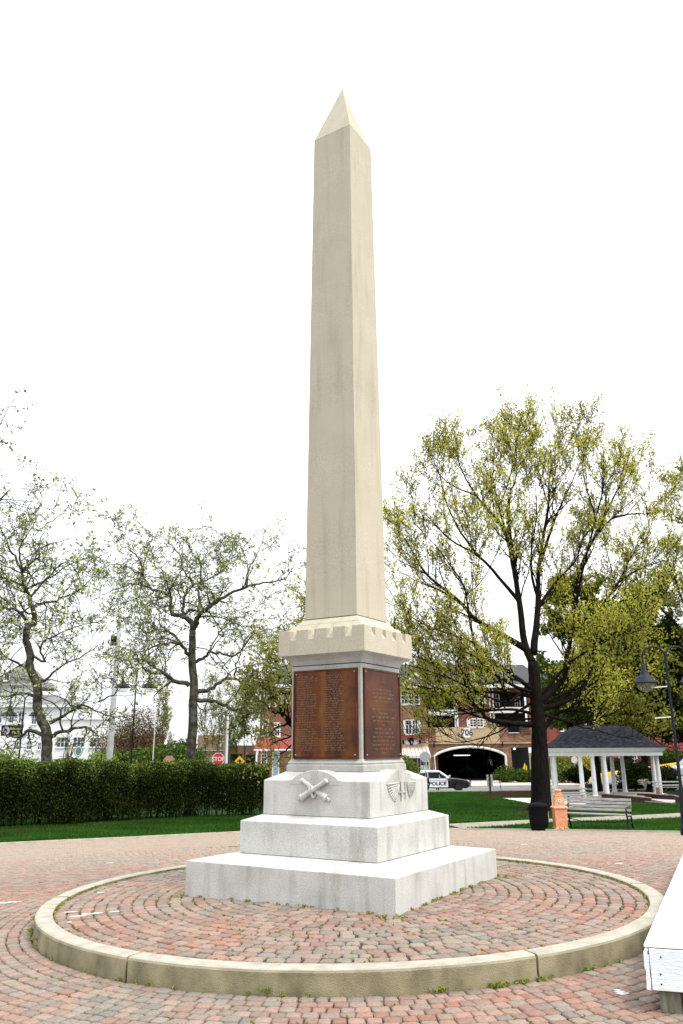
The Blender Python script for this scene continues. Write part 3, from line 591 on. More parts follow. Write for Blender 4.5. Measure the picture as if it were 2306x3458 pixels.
oaklimbs = [
 (zc4([(775,1380),(735,1280),(705,1050),(680,900),(640,720),(560,600),(480,500),(400,330),(385,230)]),.17,.012),
 (zc4([(685,880),(650,650),(655,500),(690,380),(690,200)]),.10,.012),
 (zc4([(640,720),(600,560),(570,400),(575,200)]),.07,.01),
 (zc4([(780,1340),(800,1150),(805,1000),(820,800),(860,560),(870,350),(930,180)]),.16,.012),
 (zc4([(805,1050),(770,900),(775,750),(800,600),(790,430)]),.07,.01),
 (zc4([(820,850),(890,640),(970,450),(1040,260)]),.08,.01),
 (zc4([(740,1310),(600,1230),(470,1150),(380,1050),(220,920),(130,770),(80,700)]),.14,.012),
 (zc4([(705,1060),(620,960),(500,830),(350,740),(230,620),(180,560)]),.09,.01),
 (zc4([(785,1530),(730,1490),(660,1440),(560,1370),(470,1280),(300,1220),(150,1150),(50,1060)]),.10,.012),
 (zc4([(470,1290),(440,1120),(410,970),(290,800),(200,700)]),.06,.01),
 (zc4([(800,1600),(930,1480),(960,1350),(985,1200),(1010,950),(1090,750),(1200,620),(1330,500)]),.15,.012),
 (zc4([(1000,1100),(1040,900),(1110,620),(1150,430),(1150,300)]),.08,.01),
 (zc4([(985,1220),(1120,1100),(1230,960),(1300,820),(1400,700)]),.09,.01),
 (zc4([(820,1630),(1000,1560),(1090,1400),(1110,1300),(1220,1240),(1390,1190)]),.11,.012),
 (zc4([(800,1100),(900,960),(1000,850),(1060,700),(1200,640)]),.07,.01),
 ([(1226,1664),(1165,1660),(1121,1651),(1103,1629),(1077,1606),(1066,1562),(1044,1533)],.12,.012),
 ([(1226,1640),(1176,1629),(1110,1633),(1040,1640),(980,1622)],.07,.01),
 ([(1234,1650),(1190,1655),(1132,1686),(1066,1704),(1026,1702)],.05,.008),
 ([(1250,1671),(1281,1636),(1323,1628),(1340,1599),(1342,1557)],.11,.012),
 ([(1230,1600),(1150,1590),(1060,1590),(960,1575),(925,1560)],.08,.01),
 ([(1228,1585),(1180,1560),(1100,1570),(1010,1530),(940,1500)],.06,.01),
 ([(1245,1640),(1330,1660),(1400,1640),(1450,1610)],.07,.01),
 (zc4([(1230,960),(1320,900),(1420,860),(1500,840)]),.06,.01),(zc4([(1120,1100),(1250,1060),(1380,1030),(1490,1000)]),.07,.01),
 (zc4([(1200,620),(1300,600),(1400,600),(1470,570)]),.05,.01),(zc4([(1090,750),(1200,520),(1260,380),(1290,280)]),.06,.01),
 (zc4([(500,830),(400,700),(330,560),(300,440),(290,330)]),.06,.01),(zc4([(480,500),(360,440),(290,370),(250,300)]),.04,.01),
 (zc4([(380,1050),(280,1000),(180,960),(70,900)]),.05,.01),(zc4([(220,920),(140,880),(60,840)]),.04,.01),
 (zc4([(600,560),(660,380),(680,250),(720,120)]),.04,.01),(zc4([(860,560),(820,400),(800,260),(800,150)]),.04,.01),(zc4([(1110,620),(1060,450),(1040,300),(1070,180)]),.04,.01),
 ([(1228,1590),(1180,1575),(1120,1540),(1060,1515),(1000,1470),(950,1420)],.08,.01),
 ([(1224,1560),(1170,1610),(1120,1600),(1050,1565),(980,1540),(930,1525)],.07,.01),
 ([(1228,1610),(1150,1650),(1080,1640),(1010,1600),(950,1590)],.06,.01),
 ([(1240,1600),(1290,1540),(1340,1500),(1400,1460),(1470,1420)],.08,.01),
 ([(1238,1620),(1300,1590),(1360,1570),(1420,1520)],.07,.01),
 ([(1230,1560),(1200,1600),(1140,1625),(1060,1630),(1000,1650)],.05,.01)]
YO = float(G(1240,1863)[1])
make_tree('oak_tree','large spreading oak with black trunk and yellow-green spring leaves behind the orange ash urn',[(1242,1863),(1240,1760),(1238,1690),(1232,1610),(1224,1520)],(.46,.24),[([(x_,y_+max(0,1150-y_)*.16) for x_,y_ in a],b*1.2,c*1.2) for a,b,c in oaklimbs],YO,oakbark,leafm,oakc,gnarl=.10,seed=3,nl=5,lsize=.076,ljit=.12,leafscale=.40,sub=(5.2,4.8,4.4),lens=(3.0,1.5,.7),upb=.42,spread=.62,drift=.6,hang=.6,extra3=4,minr=.012,zmin=3.1)
planec = ((.40,.44,.11),(.29,.34,.09),(.50,.54,.16),(.17,.21,.07))
pl2 = [
 (zc3([(700,935),(640,860),(540,830),(520,700),(380,640),(330,560),(340,400),(400,250)]),.16,.012),
 (zc3([(385,640),(250,610),(120,650),(0,690)]),.06,.01),
 (zc3([(625,845),(620,780),(655,650),(700,610),(620,500),(600,400),(520,300),(430,210)]),.10,.012),
 (zc3([(710,935),(740,850),(800,800),(900,730),(1080,640),(1230,600),(1380,570),(1460,480)]),.16,.012),
 (zc3([(1100,625),(1120,500),(1200,350),(1230,230)]),.06,.01),
 (zc3([(775,820),(740,700),(755,600),(880,540),(960,460),(1000,330)]),.09,.01),
 (zc3([(750,640),(755,470),(690,380),(640,250)]),.06,.01),
 (zc3([(760,855),(900,860),(990,900),(1070,915)]),.05,.01),
 (zc3([(715,1195),(790,1160),(830,1120),(950,1150),(1030,1140),(1130,1020),(1200,970),(1350,935)]),.10,.012),
 (zc3([(670,1160),(600,1060),(480,1060),(380,1090),(300,1130),(200,1100)]),.10,.012),
 (zc3([(665,1375),(540,1330),(480,1290),(370,1280),(310,1200),(440,1080)]),.13,.012),
 (zc3([(540,1325),(430,1250),(330,1190),(230,1180),(100,1190)]),.08,.01),
 (zc3([(730,1430),(850,1390),(980,1320),(1130,1380),(1280,1410),(1340,1330)]),.13,.012),
 (zc3([(735,1490),(870,1500),(1000,1560),(1080,1540),(1170,1480),(1230,1590),(1320,1640)]),.11,.012),
 (zc3([(1010,1330),(1020,1250),(1060,1100),(1130,1030)]),.07,.01),
 (zc3([(1040,1560),(1085,1600),(1075,1680),(1078,1760)]),.04,.008),
 (zc3([(670,1150),(560,1000),(450,960),(340,980),(260,900)]),.06,.01),
 (zc3([(330,560),(200,480),(90,460),(10,500)]),.05,.01),
 (zc3([(700,1500),(780,1570),(830,1550)]),.04,.01),
 (zc3([(400,250),(330,200),(290,150)]),.03,.008),(zc3([(1230,230),(1270,170)]),.03,.008)]
kw = dict(barkm=planebark, leafm=leafm, lcols=planec, gnarl=.27, nl=1, lsize=.080, ljit=.07, leafscale=.42, minr=.010, sub=(7,5.5,4.5), lens=(2.0,1.0,.5), upb=.12, spread=1.0, drift=.55, hang=.1)
make_tree('plane_tree','middle plane tree with mottled trunk and gnarled limbs behind the hedge',[(437,1860),(438,1760),(441,1680),(445,1580),(441,1520),(441,1460),(444,1438)],(.235,.135),[(a,b*.82,c) for a,b,c in pl2],24,seed=5,extra3=9,group='plane trees behind the hedge',**kw)
pl1 = [
 ([(62,1441),(81,1420),(70,1389),(60,1350),(52,1308),(88,1282),(88,1256),(107,1202)],.17,.012),
 ([(73,1394),(104,1384),(138,1376),(187,1350),(208,1329),(240,1318)],.09,.01),
 ([(60,1425),(45,1405),(20,1397),(-20,1388),(-60,1370)],.10,.012),
 ([(114,1694),(146,1678),(208,1674),(226,1690)],.12,.02),
 ([(100,1688),(65,1675),(55,1688),(26,1692),(-15,1668),(-50,1640)],.10,.012),
 ([(112,1660),(156,1639),(190,1618),(240,1640),(300,1645)],.09,.01),
 ([(90,1560),(104,1562),(135,1532),(193,1503),(240,1470)],.09,.01),
 ([(68,1500),(101,1518),(96,1480),(130,1457),(182,1436),(240,1425)],.07,.01),
 ([(66,1536),(40,1520),(0,1506),(-60,1490)],.09,.01),
 ([(52,1308),(30,1270),(10,1230),(-10,1180)],.08,.01),
 ([(52,1315),(45,1260),(60,1215),(40,1180)],.07,.01),
 ([(60,1350),(110,1330),(150,1300),(180,1290)],.06,.01),
 ([(60,1350),(20,1330),(-20,1320),(-60,1290)],.06,.01),
 ([(86,1600),(50,1590),(10,1600),(-30,1590)],.08,.01),
 ([(107,1202),(150,1180),(175,1190)],.03,.008),([(88,1262),(130,1245),(165,1235)],.04,.008),
 ([(226,1610),(262,1592),(264,1560),(230,1560)],.04,.01)]
make_tree('plane_tree','leftmost full plane tree with a snaking trunk in front of the white building',[(107,1860),(107,1748),(107,1696),(104,1675),(86,1623),(86,1574),(68,1532),(70,1506),(60,1472),(62,1441)],(.215,.13),[(a,b*.82,c) for a,b,c in pl1],21,seed=8,extra3=7,group='plane trees behind the hedge',**kw)
kw2 = dict(kw); kw2['lcols'] = ((.14,.16,.06),(.2,.22,.08)); kw2['sub'] = (3,3,3); kw2['leafscale'] = .3
make_tree('plane_tree','tall tree at the left picture edge of which only the outer twigs show',[(-150,1800),(-150,1500),(-140,1300)],(.3,.2),[
 ([(-140,1300),(-90,1180),(-40,1100),(0,1080)],.12,.012),([(-140,1300),(-80,1100),(-30,1000),(-5,990)],.12,.012),([(-140,1320),(-60,1200),(0,1150),(25,1120)],.1,.01),([(-90,1180),(-60,1050),(-20,960)],.08,.01),([(-140,1280),(-160,1100),(-120,960)],.12,.01)],14,seed=12,extra3=0,group='plane trees behind the hedge',**kw2)
# maple behind the pedestal: only its left limbs show
make_tree('maple_tree','olive green tree mostly hidden behind the pedestal, one thick limb reaching left',[(752,1860),(748,1740),(742,1690),(735,1600)],(.34,.24),[
 ([(735,1690),(690,1680),(668,1662),(650,1640),(622,1632),(600,1600)],.17,.02),([(668,1660),(640,1668),(615,1690)],.06,.01),([(735,1640),(700,1600),(670,1570),(640,1540),(610,1500)],.10,.012),
 ([(735,1610),(700,1540),(680,1500),(650,1470)],.10,.012),([(690,1680),(660,1720),(640,1735)],.05,.01),([(650,1640),(620,1590),(600,1560)],.06,.01),([(735,1600),(800,1560),(850,1580)],.1,.01),([(700,1590),(650,1590),(615,1580)],.07,.01),([(700,1690),(680,1740),(660,1750)],.04,.01),([(690,1680),(640,1700),(620,1710)],.04,.01)],17,oakbark,leafm,
 ((.25,.26,.06),(.18,.21,.05),(.30,.28,.08)),gnarl=.2,seed=21,nl=2,lsize=.075,ljit=.14,sub=(5.5,5,4),lens=(1.5,.9,.45),upb=.1,spread=.9,drift=.3,hang=.3,extra3=4)
greenc = ((.27,.28,.05),(.20,.23,.04),(.34,.33,.07),(.12,.15,.03),(.36,.33,.06))
kw3 = dict(barkm=oakbark, leafm=leafm, gnarl=.14, ljit=.2, upb=.15, spread=.9, drift=.5, hang=.3, zmin=2.9)
make_tree('leafy_tree','dense darker green tree with low branches behind the pavilion, at the right edge',[(1640,1880),(1620,1600),(1600,1450)],(.5,.35),[
 ([(1600,1450),(1590,1340),(1585,1230),(1575,1100)],.12,.012),([(1600,1480),(1520,1400),(1460,1340),(1400,1300)],.14,.012),([(1605,1520),(1500,1490),(1420,1470),(1350,1440)],.14,.012),
 ([(1610,1560),(1510,1570),(1430,1560),(1350,1530)],.13,.012),([(1615,1600),(1520,1630),(1430,1640),(1380,1610)],.12,.012),([(1618,1620),(1540,1680),(1470,1690),(1420,1670)],.1,.012),
 ([(1600,1450),(1560,1360),(1530,1280),(1500,1220)],.12,.012),([(1600,1450),(1650,1350)],.12,.012),([(1615,1600),(1560,1600),(1520,1660),(1500,1700)],.09,.01)],46,
 lcols=greenc,seed=31,nl=2,lsize=.14,sub=(4,4,4),lens=(3.2,1.8,.9),extra3=3,minr=.02,**kw3)
make_tree('leafy_tree','dark leafy tree whose straight trunk stands behind the middle columns of the pavilion',[(1376,1822),(1368,1740),(1362,1640),(1365,1560)],(.30,.22),[
 ([(1365,1560),(1340,1480),(1320,1420),(1300,1380)],.14,.012),([(1365,1600),(1420,1540),(1460,1480),(1480,1400)],.14,.012),([(1362,1640),(1300,1620),(1270,1580)],.1,.012),([(1362,1650),(1430,1640),(1490,1650)],.1,.012),
 ([(1365,1560),(1380,1480),(1400,1400)],.12,.012),([(1362,1620),(1440,1600),(1500,1580)],.1,.012),([(1364,1640),(1330,1660),(1290,1650)],.07,.01),([(1420,1640),(1470,1690),(1520,1700)],.07,.01)],60,
 lcols=((.05,.075,.015),(.09,.12,.025),(.13,.16,.03)),seed=33,nl=5,lsize=.24,sub=(4,4,4),lens=(4,2.2,1.1),extra3=7,minr=.02,**kw3)
make_tree('leafy_tree','dark tree with a leaning trunk behind the right columns of the pavilion',[(1490,1822),(1482,1760),(1474,1700),(1478,1600)],(.26,.2),[
 ([(1478,1620),(1520,1560),(1560,1500)],.12,.012),([(1478,1640),(1440,1600),(1400,1570)],.1,.012),([(1476,1660),(1530,1660),(1580,1640)],.1,.012),([(1476,1670),(1520,1710),(1570,1720)],.08,.01),([(1478,1600),(1490,1520),(1480,1440)],.12,.012),([(1476,1680),(1440,1690),(1410,1680)],.06,.01)],55,
 lcols=((.025,.04,.01),(.04,.06,.014),(.06,.08,.02)),seed=35,nl=6,lsize=.24,sub=(5,4,4),lens=(3.4,2,1),extra3=7,minr=.02,**kw3)
# ------------------------------------------------------------------ hedge and shrubs
shrubm = mat('shrub_leaf', attr=True, rough=.9, transl=.2, spec=.04)
twigm = mat('twig', noise=[(.3,(.012,.010,.008)),(.7,(.03,.025,.02))], scale=10, spec=.05)
def shrub(name, label, c, r, n, cols, cat='shrub', size=.05, group=None, stems=10, bump=.18, seed=1, upright=False):
    """leafy mass made of many leaves on stems; c = foot, r = radii"""
    root = empty(name, c, label, cat, group); R = np.random.default_rng(seed)
    d = R.normal(size=(n,3)); d /= np.linalg.norm(d,axis=1,keepdims=True); lum = 1+bump*(np.sin(d[:,0]*5+seed)+np.sin(d[:,2]*6+2*seed)+np.sin(d[:,1]*5))*.6
    q = d*(R.random((n,1))**.4)*lum[:,None]*np.array(r)[None]; q[:,2] += r[2]; q = q[q[:,2] > .03]
    cc = leafcols(len(q), cols); leaves('foliage', q, size, shrubm, root, cc, None, flat=.2)
    mb = MB(); 
    for k in range(stems):
        a = R.uniform(0,6.28); l = R.uniform(.4,.9); mb.tube([(0.05*math.cos(a),.05*math.sin(a),-.05),(r[0]*l*.5*math.cos(a),r[1]*l*.5*math.sin(a),r[2]*.9),(r[0]*l*math.cos(a),r[1]*l*math.sin(a),r[2]*1.6)],[.025,.015,.006],4)
    mb.build('stems', twigm, root); return root
# long hedge
hp = [np.array(G(*p)) for p in ((-160,1911),(0,1905),(180,1897),(330,1886),(470,1878),(636,1872))]
seg = [np.linalg.norm(hp[i+1]-hp[i]) for i in range(len(hp)-1)]; tot = sum(seg)
N = 150000; u = rng.random(N)*tot; cum = np.concatenate([[0],np.cumsum(seg)]); i = np.clip(np.searchsorted(cum,u)-1,0,len(seg)-1); f = (u-cum[i])/np.array(seg)[i]
A_ = np.array(hp); pc = A_[i]*(1-f[:,None])+A_[i+1]*f[:,None]; dr = (A_[i+1]-A_[i])/np.array(seg)[i][:,None]; nr = np.stack([-dr[:,1],dr[:,0],0*dr[:,0]],1)
top = np.interp(np.arange(6), np.arange(6), [0]*6)
def hedge_top(uu):       # height of the clipped top along the hedge, following the survey picture
    vx = np.interp(uu, cum, [-160,0,180,330,470,636]); vy = np.interp(vx, [-160,0,180,330,470,600,640],[1748,1745,1749,1752,1752,1757,1764])
    z = np.array([float(P(a,b,y_)[2]) for a,b,y_ in zip(np.interp(np.linspace(0,tot,60),cum,[-160,0,180,330,470,636]), np.interp(np.linspace(0,tot,60),cum,[1748,1745,1749,1752,1752,1758]), np.interp(np.linspace(0,tot,60),cum,[p[1] for p in hp]))])
    return np.interp(uu, np.linspace(0,tot,60), z)
zt = hedge_top(u)+.05*np.sin(u*3.1)+.05*np.sin(u*1.3+1)+.03*np.sin(u*9)+rng.normal(0,.035,N)
zb = T(pc[:,0],pc[:,1])+.12+.1*np.sin(u*2.3); hz = zb+(zt-zb)*(rng.random(N)**.62)
wd = .75*(1-.25*((hz-zb)/(zt-zb)))*(1+.10*np.sin(u*2.1+hz*3)+.08*np.sin(u*5.3)); endt = np.clip((tot-u)/.5,0,1)**.5; wd = wd*np.maximum(endt,.15)
side = rng.choice([-1,1],N)*(rng.random(N)**.45); C = pc+nr*(side*wd)[:,None]; C[:,2] = hz; C[:,:2] += nr[:,:2]*.9
cc = leafcols(N, ((.014,.022,.005),(.022,.033,.006),(.009,.013,.004),(.034,.046,.009)), .3)
tp_ = np.clip((hz-zb)/(zt-zb)-.68+.06*np.sin(u*2.7)+.05*np.sin(u*7),0,1)*3; cc = cc*(1+7*tp_[:,None]*(.3+.7*rng.random((N,1))))     # fresh growth at the clipped top, plus lit-top and shaded-foot contrast put into colour
hedge = empty('hedge', hp[2], 'long dark clipped hedge along the left lawn', 'hedge')
leaves('foliage', C, .048, shrubm, hedge, cc, hp[2], flat=.1)
mb = MB()
for k in range(260):
    uu = random.uniform(0,tot-.3); j = min(len(seg)-1,int(np.searchsorted(cum,uu)-1)); ff = (uu-cum[j])/seg[j]; p = hp[j]*(1-ff)+hp[j+1]*ff; nn = np.array([-(hp[j+1]-hp[j])[1],(hp[j+1]-hp[j])[0],0])/seg[j]
    b_ = p+nn*(.9+random.uniform(-.35,.35)); h_ = random.uniform(1,1.7); l = random.uniform(-.3,.3)
    mb.tube([b_-[0,0,.1],b_+[l*.4,0,h_*.5],b_+[l,random.uniform(-.2,.2),h_]],[.022,.014,.006],4)
mb.build('stems', twigm, hedge, hp[2])
def shr(name, label, vx, vy, Y, r, n, cols, size, **k):
    c = P(vx, vy, Y); c[2] = float(T(c[0],c[1])); return shrub(name, label, c, r, n, cols, size=size, **k)
bright = ((.16,.24,.035),(.11,.19,.03),(.22,.30,.06)); midg = ((.06,.10,.02),(.09,.14,.025),(.04,.07,.015)); darkg = ((.02,.03,.01),(.035,.05,.014),(.012,.018,.007))
shr('lilac_bush','bright green bush with pale blossom at the left edge behind the hedge',22,1750,30,(1.7,1.2,1.5),9000,bright+((.7,.7,.62),),.09,seed=3)
shr('round_bush','fresh green bush at the corner of the white building beside the utility pole',232,1750,60,(1.6,1.4,1.7),6000,bright,.14,seed=4)
shr('round_bush','mid green bush between the utility pole and the tan house',290,1750,62,(2.6,1.6,1.9),8000,midg,.15,seed=5)
shr('round_bush','wide dark green bush right of the small white fountain',395,1750,64,(3.4,1.8,2.3),9000,midg,.16,seed=6)
shr('brown_bush','big brown rounded leafless bush in front of the tan house',312,1740,72,(3.8,2.5,3.6),26000,((.10,.065,.035),(.14,.09,.05),(.08,.055,.03)),.10,seed=7,stems=30)
shr('clipped_shrub','rounded yellow-green yew just right of the pedestal',932,1785,22.5,(.78,.7,1.10),14000,((.10,.14,.02),(.15,.18,.03),(.07,.10,.015)),.05,seed=8)
for k,(vx,vy,Y,r,lab) in enumerate(((1163,1792,76,(1.5,.9,.85),'dark low shrub at the right foot of the garage arch'),(1200,1796,76,(1.2,.8,.75),'small dark shrub left of the yellow flag'),(1225,1797,76,(1.0,.8,.7),'small dark shrub right of the yellow flag'))):
    shr('low_shrub',lab,vx,vy,Y,r,2500,midg,.12,seed=20+k,group='low shrubs by the garage front')
# bare young trees in the distance
def small_tree(label, vx, Y, h, seed, cols, nl=2, spread=.7, rb=.06, group='young thin trees in the distance', name='young_tree', base_vy=1760, size=.12, sub=(7,5,4)):
    c = P(vx, base_vy, Y); c[2] = float(T(c[0],c[1])); R = random.Random(seed); root = empty(name, c, label, 'tree', group)
    tp = [Vector((0,0,-.1)),Vector((R.uniform(-.1,.1),0,h*.3)),Vector((R.uniform(-.2,.2),0,h*.6)),Vector((R.uniform(-.3,.3),0,h))]; tr = [rb,rb*.8,rb*.5,.012]
    tubes, tips = branchy([(tp,tr)],3,.12,seed,sub=(sub[0],sub[1],sub[2]),lens=(h*.38,h*.18,h*.08),upb=.7,spread=spread,minr=.012)
    mb = MB()
    for pts, rad, lvl in tubes: mb.tube(pts, rad, 7 if lvl == 0 else 3)
    mb.build('trunk', twigm, root); t_ = np.array([tuple(t) for t in tips]); t_ = t_[t_[:,2] > h*.25]; C = np.repeat(t_,nl,0)+rng.normal(0,.12,(len(t_)*nl,3))
    if nl: leaves('crown', C, size, leafm, root, leafcols(len(C),cols), None, hang=.2)
    return root
yg = ((.22,.25,.07),(.16,.19,.05),(.28,.29,.10))
small_tree('bare multi-branched sapling in front of the white wing by the oval sign',152,55,4.6,40,yg,0)
small_tree('thin young tree left of the middle plane trunk, pale green',372,80,8.5,41,yg)
small_tree('bare wispy tree just right of the middle plane trunk',470,85,9.5,42,yg,1)
small_tree('wispy tree over the roof of the low tan building',500,92,10,43,yg,1)
small_tree('green young tree left of the red brick corner',560,95,10.5,44,((.12,.16,.03),(.16,.2,.04)),4)
small_tree('green young tree behind the two poles left of the red corner',536,98,8,45,((.12,.16,.03),(.16,.2,.04)),4)
# ------------------------------------------------------------------ building helpers
def fac(Y, xr):                       # facade mapper: survey picture -> x and z on the plane y = Y near column xr
    return (lambda vx: float(P(vx,1700,Y)[0])), (lambda vy: float(P(xr,vy,Y)[2]))
def wall(name, m, par, off, x0, x1, z0, z1, Y, dep=.4, holes=(), label=None):
    xs = sorted({x0,x1,*[max(x0,min(x1,v)) for h in holes for v in h[:2]]}); zs = sorted({z0,z1,*[max(z0,min(z1,v)) for h in holes for v in h[2:]]}); mb = MB()
    for i in range(len(xs)-1):
        k = 0
        while k < len(zs)-1:
            cx = (xs[i]+xs[i+1])/2; ok = lambda q: not any(h[0] < cx < h[1] and h[2] < (zs[q]+zs[q+1])/2 < h[3] for h in holes)
            if ok(k):
                j = k
                while j+1 < len(zs)-1 and ok(j+1): j += 1
                mb.box(xs[i],xs[i+1],Y,Y+dep,zs[k],zs[j+1]); k = j+1
            else: k += 1
    o = mb.build(name, m, par, off)
    if label: o['label'] = label
    return o
def window(par, off, x0, x1, z0, z1, Y, nx=2, ny=2, fr=.07, mu=.035, fm=None, gm=None, sill=True, name='window', proud=.05):
    g = MB().box(x0,x1,Y-.004-proud*.2,Y+.02,z0,z1).build(name, gm or glass, par, off); mb = MB(); a, b = Y-proud-.02, Y-.005-proud*.2
    mb.box(x0-fr,x0,a,b,z0-fr,z1+fr); mb.box(x1,x1+fr,a,b,z0-fr,z1+fr); mb.box(x0,x1,a,b,z1,z1+fr); mb.box(x0,x1,a,b,z0-fr,z0)
    for i in range(1,nx): c = x0+(x1-x0)*i/nx; mb.box(c-mu/2,c+mu/2,a+.012,b,z0,z1)
    for i in range(1,ny): c = z0+(z1-z0)*i/ny; mb.box(x0,x1,a+.02,b-.001,c-mu/2,c+mu/2)
    o = mb.build('frame', fm or whitep, g); o.location = (0,0,0)
    for v in o.data.vertices: v.co -= Vector([float(q) for q in off])
    if sill:
        s_ = MB().box(x0-fr-.06,x1+fr+.06,Y-proud-.09,Y-.002,z0-fr-.08,z0-fr-.002).build('sill', whitep, g)
        for v in s_.data.vertices: v.co -= Vector([float(q) for q in off])
    return g
redbrick = brickmat('red_brick', (.20,.045,.035), (.13,.03,.026), (.20,.13,.11))
stone = brickmat('tan_ledge_stone', (.30,.17,.10), (.13,.07,.045), (.12,.08,.06), bw=.42, bh=.12, msize=.015, big=(.7,1.3))
tanst = mat('tan_stucco', noise=[(.3,(.36,.27,.16)),(.7,(.44,.34,.21))], scale=2, rough=.95)
slate = mat('roof_slate', noise=[(.3,(.03,.032,.036)),(.7,(.065,.068,.072))], scale=5, rough=.9, stretch=(1,1,4))
siding = brickmat('red_siding', (.34,.09,.085), (.30,.075,.07), (.15,.03,.03), bw=4, bh=.16, msize=.015, big=(.9,1.05))
redm = mat('red_metal', (.17,.025,.022), .6)
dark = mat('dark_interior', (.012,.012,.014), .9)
# ------------------------------------------------------------------ main brick building across the street
YB = 81.0
bx, bz = fac(YB, 1080); bo = (bx(1080), YB, -1.6)
BB = empty('brick_building', bo, 'three-storey brick and stone building with an arched garage mouth across the street', 'building')
zg = -1.62
u4 = lambda zx: bx(911.1+.2212*zx)
v4 = lambda zy: bz(1495.9+.2212*zy)
# upper storeys
RW_ = u4(1560)
holes_up = [(u4(330),u4(632),v4(600),v4(400)),(u4(330),u4(632),v4(788),v4(662)),(u4(1035),u4(1385),v4(570),v4(420)),(u4(1035),u4(1385),v4(830),v4(640))]
wall('upper_wall', redbrick, BB, bo, bx(700), RW_, v4(785)+.0, v4(355), YB, .5, holes_up, 'dark red brick upper storeys')
wall('stone_front', stone, BB, bo, u4(320), RW_, zg-.2, v4(786), YB-.12, .6, [(u4(380),u4(1115),zg-.2,v4(985)),(u4(1178),u4(1418),zg-.2,v4(1000)),(u4(405),u4(1068),v4(950),v4(786)),(u4(1160),u4(1290),v4(850),v4(785))], 'tan ledge stone ground storey')
# arch spandrels
mb = MB(); xa, xb = u4(380), u4(1115); zs_, ztop = v4(1085), v4(990); n = 24; ac = []
for i in range(n+1):
    t = i/n; ac.append((xa+(xb-xa)*t, zs_+(ztop-zs_)*(1-(2*t-1)**2)**.75))
for i in range(n): mb.add([(ac[i][0],YB-.12,ac[i][1]),(ac[i+1][0],YB-.12,ac[i+1][1]),(ac[i+1][0],YB-.12,v4(985)),(ac[i][0],YB-.12,v4(985)),(ac[i][0],YB+.48,ac[i][1]),(ac[i+1][0],YB+.48,ac[i+1][1]),(ac[i+1][0],YB+.48,v4(985)),(ac[i][0],YB+.48,v4(985))],[(0,1,2,3),(7,6,5,4),(0,4,5,1)])
mb.build('arch_spandrel', stone, BB, bo)
mb = MB(); path_ = [(xa,zg)]+ac+[(xb,zg)]; mb.tube([(x,YB-.20,z) for x,z in path_],.13,6); mb.build('arch_trim', whitep, BB, bo)
wall('tan_panel', tanst, BB, bo, u4(405), u4(1068), v4(950), v4(786), YB-.08, .4)
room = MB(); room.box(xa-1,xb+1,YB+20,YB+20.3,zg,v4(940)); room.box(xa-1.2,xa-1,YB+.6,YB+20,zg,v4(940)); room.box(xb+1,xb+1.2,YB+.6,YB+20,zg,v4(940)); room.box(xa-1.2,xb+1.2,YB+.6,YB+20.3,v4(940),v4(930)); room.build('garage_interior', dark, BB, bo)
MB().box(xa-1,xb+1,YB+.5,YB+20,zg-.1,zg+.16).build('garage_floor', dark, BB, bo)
MB().box(u4(400),u4(430),YB+.6,YB+1.1,zg+.17,v4(1090)).build('red_post', redm, BB, bo)
MB().box(u4(660),u4(835),YB+4,YB+4.1,v4(1085),v4(1077)).build('tube_light', mat('tube_glow',(1,1,.85),emit=((.9,1,.75),1.2)), BB, bo)
for zx in (1022,1036): MB().tube([(u4(zx),YB+3,v4(1125)),(u4(zx+10),YB+3,v4(1190))],.03,5).build('warning_pole', whitep, BB, bo)
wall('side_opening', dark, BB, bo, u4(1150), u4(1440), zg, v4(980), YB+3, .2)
MB().lathe([(.01,.10),(.12,.05),(.15,0),(.12,-.05),(.01,-.1)],10,(u4(1213),YB-.05,v4(1014))).build('wall_lamp', mat('lit_globe',(1,1,1),emit=((1,1,.95),2)), BB, bo, smooth=True)
# balconies: recess backs, white bands, railings
for (x0,x1,z0,z1) in holes_up:
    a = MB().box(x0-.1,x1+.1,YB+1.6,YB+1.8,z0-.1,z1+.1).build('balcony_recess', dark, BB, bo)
for (a,b,c,d) in ((325,638,662,605),(975,1385,640,580)):
    MB().box(u4(a),u4(b),YB-.25,YB-.005,v4(c),v4(d)).build('white_band', whitep, BB, bo)
def railing(x0,x1,z0,z1,Y,par=BB,off=bo):
    mb = MB(); mb.box(x0,x1,Y-.03,Y+.03,z1-.05,z1); mb.box(x0,x1,Y-.03,Y+.03,z0,z0+.04); n = int((x1-x0)/.16)
    for i in range(n+1): c = x0+(x1-x0)*i/n; mb.box(c-.015,c+.015,Y-.015,Y+.015,z0+.041,z1-.051)
    return mb.build('railing', iron, par, off)
railing(u4(330),u4(632),v4(788),v4(735),YB-.03); railing(u4(330),u4(632),v4(600),v4(545),YB-.03); railing(u4(1035),u4(1385),v4(570),v4(520),YB-.03); railing(u4(1160),u4(1385),v4(855),v4(790),YB-.2)
for (a,b,c,d,nx,ny) in ((62,118,540,412,2,3),(140,240,540,412,2,3),(830,885,525,430,2,3),(893,930,525,430,1,3),(770,830,778,706,2,3),(845,900,778,706,2,3),(1060,1120,560,440,2,3),(1300,1340,560,470,2,3)):
    window(BB,bo,u4(a),u4(b),v4(c),v4(d),YB if not (1035 < a < 1385) else YB+1.6,nx,ny,fr=.13,mu=.07)
for a,b in ((735,765),(903,942)): MB().box(u4(a),u4(b),YB-.06,YB-.004,v4(780),v4(704)).build('shutter', whitep, BB, bo)
